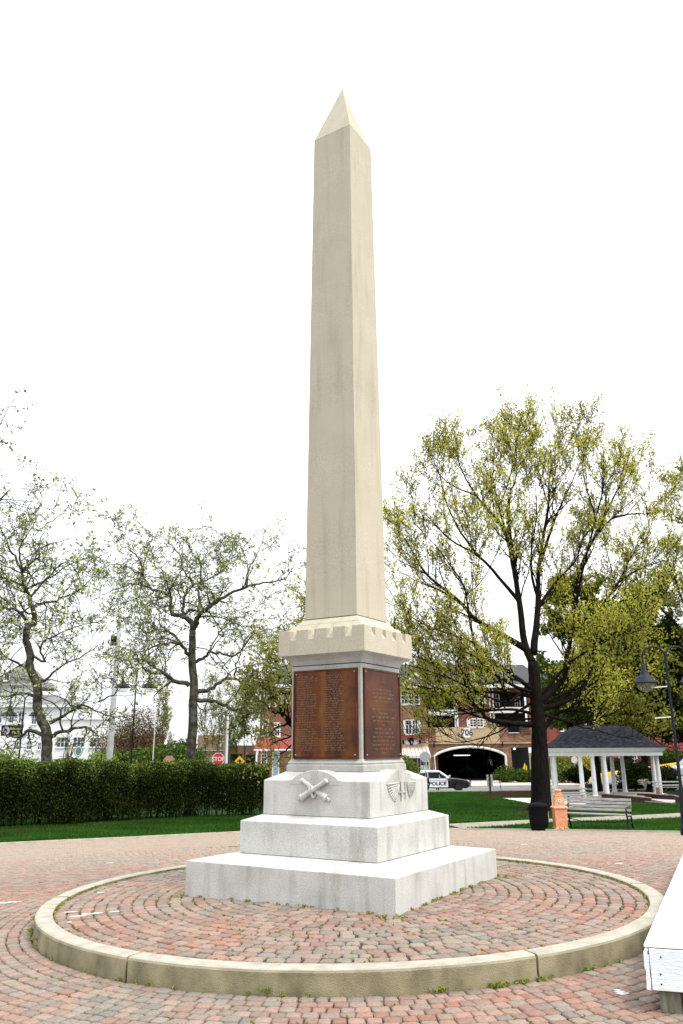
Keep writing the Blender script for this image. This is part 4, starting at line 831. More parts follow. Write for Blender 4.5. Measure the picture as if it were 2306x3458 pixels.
# shop bay on the left
wall('shop_wall', tanst, BB, bo, u4(-120), u4(319), v4(985), v4(890), YB-.3, .3)
wall('upper_bay', stone, BB, bo, u4(-120), u4(319), v4(885), v4(560), YB-.2, .2)
MB().box(u4(-120),u4(320),YB-1.0,YB-.31,v4(892),v4(872)).build('red_ledge', redm, BB, bo)
railing(u4(-60),u4(315),v4(871),v4(805),YB-.95)
for a,b in ((95,150),(165,215)): window(BB,bo,u4(a),u4(b),v4(850),v4(715),YB-.21,2,3,fr=.10,mu=.06)
for a,b in ((70,93),(228,252)): MB().box(u4(a),u4(b),YB-.27,YB-.205,v4(852),v4(712)).build('shutter', whitep, BB, bo)
# awning
awm = bpy.data.materials.new('awning_stripe'); awm.use_nodes = True; t = awm.node_tree; n_ = t.nodes; b_ = n_['Principled BSDF']; b_.inputs['Roughness'].default_value = .9
tc = n_.new('ShaderNodeTexCoord'); sp = n_.new('ShaderNodeSeparateXYZ'); mu_ = n_.new('ShaderNodeMath'); mu_.operation='MULTIPLY'; mu_.inputs[1].default_value = 2.3
fr_ = n_.new('ShaderNodeMath'); fr_.operation='FRACT'; cr = n_.new('ShaderNodeValToRGB'); cr.color_ramp.interpolation='CONSTANT'; e = cr.color_ramp.elements; e[0].color=(.50,.42,.38,1); e[1].position=.72; e[1].color=(.34,.24,.21,1)
t.links.new(tc.outputs['Object'],sp.inputs[0]); t.links.new(sp.outputs[0],mu_.inputs[0]); t.links.new(mu_.outputs[0],fr_.inputs[0]); t.links.new(fr_.outputs[0],cr.inputs[0]); t.links.new(cr.outputs[0],b_.inputs['Base Color'])
mb = MB(); X0,X1 = u4(-120),u4(317); za, zb_ , zc_ = v4(985), v4(1078), v4(1100)
mb.rings([[(x,YB-.31,za),(x,YB-1.9,zb_),(x,YB-1.9,zc_),(x,YB-1.86,zc_),(x,YB-1.86,zb_+.03),(x,YB-.31,za-.06)] for x in (X0,X1)]); mb.build('awning', awm, BB, bo)
for i,(a,b) in enumerate(((-110,-40),(-30,60),(70,128),(135,200),(210,262),(270,318))):
    window(BB,bo,u4(a),u4(b),zg+.5,v4(1104),YB-.2,2 if i != 3 else 1,2,fr=.08,mu=.05,sill=False,name='shop_window')
ph = MB().box(u4(240),u4(318),YB-.27,YB-.25,zg+.6,v4(1178)).build('window_picture', mat('window_print',noise=[(.35,(.10,.14,.18)),(.5,(.35,.42,.48)),(.7,(.7,.75,.78))],scale=1.6), BB, bo)
# oval shop sign
sg = MB().prism([(u4(148)+ (u4(226)-u4(148))*math.cos(a), v4(935)+(v4(905)-v4(935))*math.sin(a)) for a in np.linspace(0,2*math.pi,33)[:-1]],YB-.40,YB-.31,'y').build('oval_sign', whitep, BB, bo)
mb = MB(); cx, cz = u4(144), v4(935)
mb.prism([(cx+(.30+.05*math.sin(3*a))*math.cos(a),cz+.02+.42*math.sin(a)) for a in np.linspace(0,2*math.pi,25)[:-1]],YB-.43,YB-.402,'y'); mb.tube([(cx-.1,YB-.42,cz+.1),(cx-.35,YB-.42,cz+.1),(cx-.46,YB-.42,cz+.36)],[.10,.07,.02],6); o = mb.build('emblem', blackp, sg)
for v in o.data.vertices: v.co -= Vector(bo)
o = MB().prism([(cx+.05+.06*math.cos(a),cz-.05+.15*math.sin(a)) for a in np.linspace(0,2*math.pi,13)[:-1]],YB-.445,YB-.432,'y').build('emblem_center', whitep, sg)
for v in o.data.vertices: v.co -= Vector(bo)
greyp = mat('grey_letter',(.38,.38,.40)); mb = MB()
for i in range(3): mb.box(cx-1.15+i*.24,cx-1.05+i*.24,YB-.41,YB-.402,cz-.07,cz+.07)
for i in range(6): mb.box(cx+.5+i*.17,cx+.58+i*.17,YB-.41,YB-.402,cz-.07,cz+(.14 if i in (0,) else .06))
o = mb.build('lettering', greyp, sg)
for v in o.data.vertices: v.co -= Vector(bo)
def wall_light(x, z, Y):
    mb = MB(); mb.lathe([(.02,.28),(.07,.22),(.13,0),(.11,-.03),(.10,-.16),(.03,-.2)],8,(x,Y-.2,z)); mb.box(x-.02,x+.02,Y-.2,Y-.002,z+.1,z+.14); mb.build('wall_lantern', iron, BB, bo)
for zx,zy,Yw in ((60,940,YB-.3),(232,938,YB-.3),(380,975,YB-.12),(1088,968,YB-.12)): wall_light(u4(zx),v4(zy),Yw)
# 706 oval
so_ = MB().prism([(u4(728)+(u4(778)-u4(728))*math.cos(a), v4(845)+(v4(790)-v4(845))*math.sin(a)) for a in np.linspace(0,2*math.pi,33)[:-1]],YB-.16,YB-.085,'y').build('number_sign', whitep, BB, bo)
text_mb('706',.95,'lettering',blackp,so_,(u4(728)-bo[0],YB-.17-bo[1],v4(845)-bo[2]),(math.pi/2,0,0),.01,.95,.015)
MB().box(u4(320),RW_,YB-.30,YB-.125,v4(958),v4(948)).build('string_course', tanst, BB, bo)
# left corner pavilion of the same building
lx, lz = fac(YB, 640); U = lambda zx: lx(340+.2168*zx); Vv = lambda zy: lz(1427.9+.2168*zy)
wall('corner_wall', redbrick, BB, bo, U(1165), bx(700), Vv(1215), Vv(735), YB-.5, 1.0, (), 'red brick corner bay')
MB().box(U(1163),U(1182),YB-.62,YB-.505,Vv(1215),Vv(740)).build('corner_pilaster', whitep, BB, bo)
MB().box(U(1150),bx(705),YB-.8,YB-.45,Vv(738),Vv(715)).build('cornice_board', whitep, BB, bo)
mb = MB(); mb.rings([[(U(1128),YB-2.0,Vv(1348)),(bx(705),YB-2.0,Vv(1348)),(bx(705),YB-.4,Vv(1348)),(U(1128),YB-.4,Vv(1348))],[(U(1160),YB-.52,Vv(1218)),(bx(705),YB-.52,Vv(1218)),(bx(705),YB-.4,Vv(1218)),(U(1160),YB-.4,Vv(1218))]]); mb.build('skirt_roof', mat('red_tile',noise=[(.3,(.17,.03,.022)),(.7,(.24,.05,.038))],scale=3,stretch=(.3,1,5),rough=.6), BB, bo)
MB().box(U(1128),bx(705),YB-2.02,YB-.4,Vv(1362),Vv(1349)).build('white_gutter', whitep, BB, bo)
wall('corner_base', brickmat('brown_brick',(.24,.11,.07),(.17,.07,.05),(.2,.15,.12)), BB, bo, U(1170), bx(712), zg-.2, Vv(1362), YB-.5, 1.0)
MB().box(U(1150),U(1165),YB-1.9,YB-1.7,zg,Vv(1362)).build('porch_post', whitep, BB, bo)
for (a,b,c,d,nx,ny) in ((1226,1275,910,755,2,5),(1347,1400,890,762,2,4),(1436,1480,850,770,2,2),(1217,1262,1200,1045,2,4),(1342,1388,1205,1078,2,4),(1210,1255,1500,1368,2,4)):
    window(BB,bo,U(a),U(b),Vv(c),Vv(d),YB-.5,nx,ny,fr=.13,mu=.06)
window(BB,bo,U(1330),U(1382),zg+.15,Vv(1368),YB-.5,1,2,fr=.13,mu=.06,gm=mat('pale_door_glass',(.25,.36,.38),.2),sill=False,name='door')
wall('middle_base', MATS['brown_brick'], BB, bo, bx(712)+.01, u4(-121), zg-.2, v4(784)-.01, YB-.45, .9)
for k in range(6):
    xw = bx(712)+1.2+k*(u4(-121)-bx(712)-2.4)/5; window(BB,bo,xw-.6,xw+.6,zg+.6,zg+3.0,YB-.45,2,3,fr=.1,mu=.06)
    window(BB,bo,xw-.5,xw+.5,v4(700),v4(600),YB,2,3,fr=.1,mu=.06); window(BB,bo,xw-.5,xw+.5,v4(530),v4(420),YB,2,3,fr=.1,mu=.06)
# roof with dormer
mb = MB(); e0 = v4(350); r1 = v4(100); mb.rings([[(U(1145),YB-.9,e0),(RW_+.5,YB-.9,e0),(RW_+.5,YB+14,e0),(U(1145),YB+14,e0)],[(U(1145)+3,YB+4,r1),(RW_-1,YB+4,r1),(RW_-1,YB+9,r1),(U(1145)+3,YB+9,r1)]]); rf = mb.build('roof', slate, BB, bo)
MB().box(U(1145),RW_+.5,YB-1.0,YB-.85,e0-.35,e0+.02).build('eaves_board', whitep, BB, bo)
mb = MB(); da, db = u4(750), u4(860); dz0, dz1, dzp = v4(300), v4(175), v4(95)
mb.prism([(da,dz0),(db,dz0),(db,dz1),((da+db)/2,dzp),(da,dz1)],YB+.4,YB+5,'y'); dm = mb.build('dormer', siding, BB, bo)
mb = MB(); mb.tube([(da-.3,YB+.3,dz1-.1),((da+db)/2,YB+.3,dzp+.1),(db+.3,YB+.3,dz1-.1)],.14,4); o = mb.build('gable_trim', whitep, dm)
for v in o.data.vertices: v.co -= Vector(bo)
window(BB,bo,u4(782),u4(843),v4(285),v4(215),YB+.39,2,2,fr=.13,mu=.06)
# gabled bays: white sloping trims
mb = MB(); mb.tube([(u4(60),YB-1.05,v4(355)),(u4(200),YB-1.05,v4(240)),(u4(325),YB-1.05,v4(350))],.13,4); mb.build('gable_trim', whitep, BB, bo)
for zx in (630,640,985,1020): MB().box(u4(zx)-.06,u4(zx)+.06,YB-.12,YB-.008,v4(784),v4(362)).build('downpipe', whitep, BB, bo)
# turret roof at the far left corner
mb = MB(); mb.lathe([(2.6,lz(1588)),(2.2,lz(1576)),(1.3,lz(1562)),(.05,lz(1548))],8,(U(1185)+2.4,YB+1.6,0)); mb.build('turret_roof', slate, BB, bo)
# ------------------------------------------------------------------ red sided building behind the pavilion
YR = 88.0; g5 = lambda zx, zy: ((1840+.297194*zx)/1.4707,(2440+.297194*zy)/1.4707)
rx_, rz_ = fac(YR, 1400); ro = (rx_(1400), YR, -1.5)
RB = empty('red_building', ro, 'red clapboard and brick building up the side road behind the pavilion', 'building')
X5 = lambda zx: rx_(g5(zx,0)[0]); Z5 = lambda zy: rz_(g5(0,zy)[1])
wall('siding_wall', siding, RB, ro, X5(-60), X5(360), Z5(420), Z5(-420), YR-1, .5)
wall('stone_base', stone, RB, ro, X5(90), X5(360), -2, Z5(421), YR-1.1, .6)
wall('siding_wall', siding, RB, ro, X5(361), X5(2100), Z5(505), Z5(-380), YR, .5)
MB().box(X5(600),X5(1400),YR-.12,YR-.005,Z5(512),Z5(498)).build('water_table', whitep, RB, ro)
wall('brick_base', stone, RB, ro, X5(361), X5(1400), -2, Z5(514), YR-.05, .5)
MB().box(X5(605),X5(700),YR-1.2,YR-.005,Z5(498),Z5(380)).build('entry_bay', redbrick, RB, ro)
for (a,b,c,d,nx,ny,Yw) in ((160,222,85,15,2,2,YR-1),(205,245,545,390,2,5,YR-1.1),(345,372,35,-60,2,3,YR-1),(420,480,60,-60,2,3,YR),(480,500,490,400,1,3,YR),(830,880,395,375,2,1,YR),(975,1015,490,380,2,3,YR),(1210,1240,395,370,1,1,YR),(640,700,0,-80,2,3,YR),(760,830,-10,-90,2,3,YR),(960,1020,40,-60,2,3,YR)):
    window(RB,ro,X5(a),X5(b),Z5(c),Z5(d),Yw,nx,ny,fr=.14,mu=.06)
for zx,za_,zb2 in ((268,105,-420),(312,545,430),(455,490,380),(965,550,380)): MB().box(X5(zx)-.14,X5(zx)+.14,(YR-1.2 if zx < 360 else YR-.14),(YR-1.005 if zx<360 else YR-.006),Z5(za_),Z5(zb2)).build('pilaster', whitep, RB, ro)
mb = MB(); e0 = Z5(-380); mb.rings([[(X5(-80),YR-1.5,e0),(X5(2100),YR-1.5,e0),(X5(2100),YR+10,e0),(X5(-80),YR+10,e0)],[(X5(100),YR+4,e0+3),(X5(2000),YR+4,e0+3),(X5(2000),YR+5,e0+3),(X5(100),YR+5,e0+3)]]); mb.build('roof', slate, RB, ro)
# side road climbing to the right, with its yellow kerb
def sheet(name, pts, m, label, thick=.05):
    mb = MB(); k = len(pts); mb.add([tuple(p) for p in pts]+[(p[0],p[1],p[2]-thick) for p in pts],[tuple(range(k)),tuple(reversed(range(k,2*k)))]+[(i,(i+1)%k,(i+1)%k+k,i+k) for i in range(k)]); o = mb.build(name, m)
    return struct(o, label)
kpts = [P(*g5(zx,zy),Yk) for zx,zy,Yk in ((420,672,70),(530,652,71),(650,628,72),(800,603,73),(930,585,74),(1100,562,76),(1270,535,77),(1480,503,79),(1700,468,81))]
npts = [P(*g5(zx,zy),Yk) for zx,zy,Yk in ((1800,640,62),(1500,665,61),(1150,690,60),(900,700,60),(650,700,61),(420,690,66))]
sheet('side_road', kpts+npts, asph, 'grey side road rising to the right behind the pavilion')
yel = mat('yellow_paint', noise=[(.3,(.55,.38,.03)),(.7,(.70,.50,.06))], scale=2, rough=.8)
mb = MB(); mb.rings([[(p[0],p[1],p[2]-.1),(p[0],p[1]+.3,p[2]-.1),(p[0],p[1]+.3,p[2]+.42),(p[0],p[1],p[2]+.42)] for p in kpts]); struct(mb.build('yellow_kerb', yel), 'yellow painted kerb along the rising side road')
sheet('roadside_bank', kpts[1:]+[(p[0]+1,YR-.3,p[2]+.3) for p in reversed(kpts[1:])], mulch, 'planted bank between yellow kerb and red building')
shr('yellow_bush','yellow flowering bush between two left pavilion columns',*[float(v) for v in g5(475,560)],78,(1.5,1,1.6),3500,((.55,.42,.05),(.3,.3,.05)),.13,seed=50)
shr('round_bush','yellow-green bush behind the left columns of the pavilion',*[float(v) for v in g5(210,600)],74,(2.2,1.4,1.5),4500,((.20,.24,.04),(.14,.18,.03)),.14,seed=51)
def shrz(name, label, zx, zy, Y, r, n, cols, size, **k):
    c = P(*g5(zx,zy),Y); return shrub(name, label, c, r, n, cols, size=size, **k)
shrz('low_shrub','clipped dark shrub under the white water table of the red building',770,590,83,(2.6,.8,.9),4000,darkg,.13,seed=52)
shrz('low_shrub','small upright dark shrub beside the white pilaster up the road',945,560,84,(.8,.7,1.2),2500,darkg,.13,seed=53)
shrz('low_shrub','row of dark shrubs along the bank under the white sills at right',1420,480,86,(3.5,.8,.9),4500,midg,.13,seed=54)
shrz('round_shrub','large black-green round shrub behind the right back columns',1030,770,50,(1.25,1.0,1.05),5000,darkg,.10,seed=55)
shrz('round_shrub','large black-green round shrub behind the rightmost column',1340,780,50,(1.45,1.0,.95),5000,darkg,.10,seed=56)
shrz('round_bush','dark bush filling the gap behind the leftmost bench',390,690,58,(1.3,.9,.7),3000,darkg,.12,seed=57)
c = P(*g5(1145,770),47); gr = empty('plume_grass', c, 'tuft of pale feathery grass between two dark round shrubs', 'plant'); mb = MB()
for k in range(60):
    a = random.uniform(0,6.28); l = random.uniform(.2,.55); h_ = random.uniform(.5,1.0); mb.tube([(0,0,0),(l*.4*math.cos(a),l*.4*math.sin(a),h_*.8),(l*math.cos(a),l*math.sin(a),h_*.75)],[.008,.012,.02],3)
mb.build('plumes', mat('straw',(.45,.42,.36)), gr)
# ------------------------------------------------------------------ left side buildings
YW = 95.0; wx, wz = fac(YW, 120); wo = (wx(100), YW, -1.6)
WB = empty('white_building', wo, 'white two-storey building with grey hip roof and pointed turret at far left', 'building')
XW = lambda zx: wx(.18214*zx); ZW = lambda zy: wz(1495.9+.18214*zy)
wstuc = mat('white_stucco', noise=[(.3,(.60,.62,.64)),(.7,(.70,.71,.72))], scale=.6, rough=.9)
groof = mat('grey_shingle', noise=[(.3,(.11,.115,.115)),(.7,(.20,.20,.195))], scale=3, stretch=(1,1,5), rough=.9)
wall('wall', wstuc, WB, wo, XW(-500), XW(840), -1.9, ZW(690), YW, .5); wall('upper_wall', wstuc, WB, wo, XW(-500), XW(400), ZW(689), ZW(430), YW+.6, .5)
wall('wing_wall', wstuc, WB, wo, XW(640), XW(1430), -1.9, ZW(860), YW-4, .5)
MB().box(XW(-500),XW(850),YW-.5,YW-.005,ZW(705),ZW(672)).build('cornice', whitep, WB, wo); MB().box(XW(640),XW(1440),YW-4.25,YW-4.005,ZW(875),ZW(855)).build('cornice', whitep, WB, wo)
mb = MB(); mb.rings([[(XW(300),YW-.5,ZW(671)),(XW(860),YW-.5,ZW(671)),(XW(860),YW+12,ZW(671)),(XW(300),YW+12,ZW(671))],[(XW(300),YW+4,ZW(520)),(XW(520),YW+4,ZW(520)),(XW(520),YW+5,ZW(520)),(XW(300),YW+5,ZW(520))]]); mb.build('hip_roof', groof, WB, wo)
mb = MB(); mb.rings([[(XW(-500),YW-.3,ZW(430)),(XW(400),YW-.3,ZW(430)),(XW(400),YW+10,ZW(430)),(XW(-500),YW+10,ZW(430))],[(XW(-500),YW+1.2,ZW(330)),(XW(330),YW+1.2,ZW(330)),(XW(330),YW+9,ZW(330)),(XW(-500),YW+9,ZW(330))]]); mb.build('mansard_roof', groof, WB, wo)
mb = MB(); tw = XW(130); mb.M = Matrix.Translation((tw,YW+2.6,0)); mb.sq([(2.4,ZW(420)),(2.2,ZW(330)),(1.5,ZW(230)),(.05,ZW(110))]); mb.build('turret', groof, WB, wo)
window(WB,wo,XW(-40),XW(20),ZW(360),ZW(290),YW+.2,2,1,fr=.1,mu=.05)
for a,b,c,d,nx,Yw in ((92,145,895,752,2,YW),(212,265,898,755,2,YW),(378,432,912,782,2,YW),(-60,-10,895,752,2,YW),(348,400,1228,1130,2,YW),(488,532,1232,1150,2,YW),(828,965,1205,1090,3,YW-4),(1027,1160,1205,1092,3,YW-4),(1230,1350,1205,1100,3,YW-4),(190,235,1230,1130,2,YW)):
    window(WB,wo,XW(a),XW(b),ZW(c),ZW(d),Yw,nx,2,fr=.09,mu=.06,gm=mat('blue_glass',(.04,.05,.10),.12,spec=.6))
# tan house and low brown building
tx_, tz_ = fac(100, 310); to = (tx_(310),100,-1.6); TBh = empty('tan_house', to, 'low peach-tan house behind the brown bush', 'building')
wall('wall', mat('peach_stucco',noise=[(.3,(.52,.38,.24)),(.7,(.60,.45,.30))],scale=.8), TBh, to, tx_(262), tx_(362), -1.9, tz_(1694), 100, 6)
MB().box(tx_(260),tx_(364),99.6,106.2,tz_(1694),tz_(1690)).build('flat_roof', slate, TBh, to)
tx_, tz_ = fac(96, 500); to = (tx_(500),96,-1.6); LB = empty('low_brick_building', to, 'low tan brick building with dark garage openings left of the red corner', 'building'); XL = lambda zx: tx_(340+.2168*zx); ZL = lambda zy: tz_(1427.9+.2168*zy)
tanbrick = brickmat('tan_brick',(.33,.20,.11),(.26,.15,.09),(.3,.24,.18))
wall('wall', tanbrick, LB, to, XL(525), XL(818), ZL(1360), ZL(1200), 96, 6); wall('lower_wall', mat('grey_block',noise=[(.3,(.26,.22,.17)),(.7,(.33,.28,.22))],scale=1), LB, to, XL(525), XL(818), -1.9, ZL(1366), 95.9, 6)
MB().box(XL(525),XL(818),95.6,95.9,ZL(1366),ZL(1359)).build('white_strip', whitep, LB, to)
wall('garage_wall', tanbrick, LB, to, XL(819), XL(1150), -1.9, ZL(1310), 97, .6, [(XL(872),XL(995),-2,ZL(1400)),(XL(1035),XL(1130),-2,ZL(1410))]); wall('garage_back', dark, LB, to, XL(830), XL(1145), -1.9, ZL(1380), 101, .2)
MB().box(XL(262),XL(418),99,105,-1.9,ZL(1275)).build('dark_wing', slate, LB, to)
MB().box(XL(762),XL(778),95.8,95.99,ZL(1322),ZL(1290)).build('wall_notice', whitep, LB, to)
# parked dark truck roof seen over the hedge
# ------------------------------------------------------------------ vehicles
def car(name, label, loc, rz, paint, upper=None, L=4.95, W=1.95, H_=1.77, police=False, group=None, cat='car', doorm=None):
    root = empty(name, loc, label, cat, group, rz); h = L/2
    def loft(prof, ys):     # prof: x,z outline; ys: list of (y, inset fraction)
        cx = sum(p[0] for p in prof)/len(prof); cz = sum(p[1] for p in prof)/len(prof)
        mb = MB(); mb.rings([[(cx+(p[0]-cx)*(1-k*.6), y, cz+(p[1]-cz)*(1-k)) for p in prof] for y,k in ys]); return mb
    body = [(-h,.45),(-h,.75),(-h+.04,1.05),(-h+.15,1.12),(h-1.85,1.12),(h-1.7,1.13),(h-.7,1.04),(h-.18,.93),(h-.05,.80),(h,.6),(h-.03,.38),(h-.3,.26),(h-.55,.26),(h-.55,.40),(h-.65,.62),(h-.85,.74),(h-1.1,.74),(h-1.3,.62),(h-1.4,.40),(h-1.4,.26),(-h+1.45,.26),(-h+1.45,.40),(-h+1.35,.62),(-h+1.15,.74),(-h+.9,.74),(-h+.7,.62),(-h+.6,.40),(-h+.6,.26),(-h+.1,.3)]
    o = loft(body,[(-W/2,.10),(-W/2+.07,.02),(-W/2+.2,0),(W/2-.2,0),(W/2-.07,.02),(W/2,.10)]).build('body', paint, root, smooth=False, bevel=.015)
    cab = [(-h+.12,1.10),(-h+.30,1.5),(-h+.55,H_-.05),(-h+.9,H_),(h-2.75,H_-.01),(h-2.55,H_-.05),(h-1.68,1.12)]
    w2 = W/2-.09; o = loft(cab,[(-w2,.06),(-w2+.1,0),(w2-.1,0),(w2,.06)]).build('cabin', upper or paint, root, bevel=.02)
    for sy in (-1,1):
        y0 = sy*(w2+.006); g = MB()
        for pl in ([(-h+.42,1.14),(-h+.55,1.52),(-h+1.25,1.62),(-h+1.25,1.14)],[(-h+1.32,1.14),(-h+1.32,1.62),(-h+2.3,1.63),(-h+2.3,1.14)],[(-h+2.37,1.14),(-h+2.37,1.63),(h-2.68,1.62),(h-1.95,1.14)]): g.prism(pl,y0,y0-sy*.05,'y')
        g.build('side_window', glass, root)
        if doorm:
            for x0,x1 in ((-h+1.4,-h+2.32),(-h+2.34,h-1.92)): MB().box(x0,x1,min(sy*(W/2-.02),sy*(W/2+.012)),max(sy*(W/2-.02),sy*(W/2+.012)),.36,1.10).build('door', doorm, root, bevel=.01)
        for x in (-h+1.02,h-.98):
            mb = MB(); mb.M = Matrix.Translation((x,sy*(W/2-.13),.36)) @ Matrix.Rotation(math.pi/2,4,'X'); mb.lathe([(.20,-.11),(.34,-.11),(.36,-.07),(.36,.07),(.34,.11),(.20,.11)],20)
            wl = mb.build('wheel', mat('tyre',(.015,.015,.016),.8), root); mb = MB(); mb.M = Matrix.Translation((x,sy*(W/2-.13),.36)) @ Matrix.Rotation(math.pi/2,4,'X'); mb.lathe([(.04,-.09),(.21,-.10),(.21,.10),(.04,.09)],14); mb.build('rim', mat('rim_metal',(.25,.25,.26),.35,metal=.8), wl)
        MB().lathe([(.05,-.08),(.11,-.05),(.12,.03),(.05,.08)],8,(h-1.95,sy*(W/2+.10),1.17)).build('mirror', upper or paint, root)
        hl = MB().cbox((h-.2,sy*(W/2-.28),.84),(.34,.42,.15)); hl.build('headlight', mat('headlamp',(.75,.72,.62),.15,spec=.8), root, bevel=.03)
    MB().prism([(h-1.76,1.15),(h-1.68,1.15),(h-2.50,H_-.08),(h-2.58,H_-.08)],-w2+.16,w2-.16,'y').build('windscreen', mat('pale_glass',(.30,.36,.36),.1,spec=.6), root)
    MB().box(h-.02,h+.02,-.55,.55,.62,.80).build('grille', blackp, root)
    return root
c = G(1062,1818); cc_ = np.array([c[0]-1.6, c[1]+1.5, -1.67])
pc_ = car('police_car','black and white police SUV parked in front of the garage arch', cc_, math.radians(-7), mat('car_black',(.008,.008,.010),.25,spec=.5), mat('car_white',(.75,.77,.80),.3,spec=.5), doorm=mat('car_white',(.75,.77,.80)), cat='police car')
y_ = -1.95/2-.018
o = text_mb('POLICE',.42,'lettering',mat('navy_paint',(.01,.012,.05),.4),pc_,(-.34,y_,.66),(math.pi/2,0,0),.003,1.12,.012)
MB().box(-1.0,.9,y_,y_+.006,.935,.965).build('door_stripe', mat('stripe_blue',(.12,.2,.4),.4), pc_)
pb = MB(); h = 4.95/2
pb.tube([(h+.12,-.5,.35),(h+.14,-.5,.85),(h+.14,.5,.85),(h+.12,.5,.35)],.035,6); pb.tube([(h+.13,-.5,.6),(h+.13,.5,.6)],.03,6); pb.tube([(h+.12,-.85,.75),(h+.13,-.5,.80)],.03,6); pb.tube([(h+.12,.85,.75),(h+.13,.5,.80)],.03,6); pb.build('push_bumper', iron, pc_)
MB().lathe([(.03,-.10),(.09,-.06),(.10,.04),(.03,.08)],10,(h-1.75,-.98,1.30)).build('spotlight', mat('chrome',(.7,.7,.7),.15,metal=.9), pc_)
c = P(*g5(1530,640),58); car('silver_car','silver car nosing in from the right picture edge on the side road',(c[0]+1.2,c[1],c[2]),math.radians(200),mat('car_silver',(.50,.54,.58),.25,spec=.5),cat='car')
c = P(318,1770,75); car('dark_truck','dark vehicle whose roof just shows over the hedge below the fountain',(c[0],c[1],-1.1),math.radians(8),blackp,cat='truck',H_=2.0)
# ------------------------------------------------------------------ poles, lamps and signs
lampglass = mat('lamp_glass',(.55,.57,.48),.1,transl=.6,spec=.6)
_t = lampglass.node_tree; _tr = _t.nodes.new('ShaderNodeBsdfTransparent'); _mx = _t.nodes.new('ShaderNodeMixShader'); _mx.inputs[0].default_value = .78; _o = _t.nodes['Material Output']; _t.links.new(_o.inputs[0].links[0].from_socket,_mx.inputs[1]); _t.links.new(_tr.outputs[0],_mx.inputs[2]); _t.links.new(_mx.outputs[0],_o.inputs[0])
def lamp_post(label, base, H_, arm, sr, group, rz=0, scale=1, colr=iron, arms=(-1,1), bell=1):
    root = empty('lamp_post', base, label, 'street lamp', group, rz)
    mb = MB(); mb.lathe([(.14,-.1),(.14,.15),(.10,.25),(.075,.9),(.06,1.1),(.042,1.2),(.036,H_*.6),(.03,H_),(.02,H_+.12)],10); mb.build('pole', colr, root, smooth=False)
    for s_ in arms:
        n = 10; pts = [(0,0,H_-.15)]+[(s_*(arm/2-arm/2*math.cos(a)),0,H_+arm*.42*math.sin(a)) for a in np.linspace(0.25,math.pi,n)]+[(s_*arm,0,H_-.22)]
        MB().tube(pts,.026,6).build('arm', colr, root)
        zt_ = H_-.2; ls = MB().lathe([(.03,.0),(.055,-.03),(.06,-.16),(.10,-.2),(.11,-.27),(.14,-.30),(.24*sr,-.33),(.27*sr,-.36),(.34*sr,-.46),(.37*sr,-.47),(.37*sr,-.49),(.30*sr,-.47)],20,(s_*arm,0,zt_)).build('lamp_shade', colr, root, smooth=True)
        MB().lathe([(.28*sr,-.475),(.26*sr,-.58),(.19*sr,-.67),(.06*sr,-.72),(.01,-.725)],16,(s_*arm,0,zt_)).build('globe', lampglass, ls, smooth=True)
    return root
# right lamp post: top junction seen at (1526,1510), foot near the right edge
def base_from_top(vx, vy, Y): p = P(vx,vy,Y); b_ = p.copy(); b_[2] = float(T(p[0],p[1])); return b_, p[2]-b_[2]
b_, h_ = base_from_top(1527,1507,8.6); lp = lamp_post('tall twin-armed street lamp with blue-black bell shades at the right edge', b_, h_, .60, .78, 'twin-armed street lamps', math.radians(-4), colr=mat('blue_black_iron',(.008,.013,.020),.6,spec=.2))
for dz,ll in ((-.78,.42),(-1.55,.42)): MB().tube([(-.04,0,h_+dz),(-.04-ll,0,h_+dz-.03)],.014,6).build('banner_rod', whitep, lp)
b_, h_ = base_from_top(314,1545,27); lamp_post('black twin-armed street lamp between the utility pole and the middle plane tree', b_, h_, .62, 1.05, 'twin-armed street lamps')
b_, h_ = base_from_top(57,1608,26); lp = lamp_post('black twin-armed street lamp carrying a dark banner sign at left', b_, h_, .62, 1.05, 'twin-armed street lamps')
bs = MB().box(-.88,.06,-.06,-.03,-.03,.43); bp_ = P(50,1688,26); bs = bs.build('banner_sign', mat('sign_brown',(.015,.012,.015),.5), lp); bs.location = (0,0,float(bp_[2]-b_[2]))
MB().prism([(-.66+.15*math.cos(a),.20+.18*math.sin(a)) for a in np.linspace(0,2*math.pi,25)[:-1]],-.068,-.061,'y').build('oval_mark', whitep, bs)
o = MB(); o.tube([(-.72,-.072,.28),(-.62,-.072,.14)],.03,5); o.tube([(-.62,-.072,.27),(-.66,-.072,.18)],.022,5); o.build('emblem', iron, bs)
gold = mat('gold_letter',(.60,.55,.30),.5)
text_mb('Bowman',.155,'lettering',gold,bs,(-.25,-.064,.28),(math.pi/2,0,0),.002,.9,.002); text_mb('Plaza',.155,'lettering',gold,bs,(-.25,-.064,.11),(math.pi/2,0,0),.002,.9,.002)
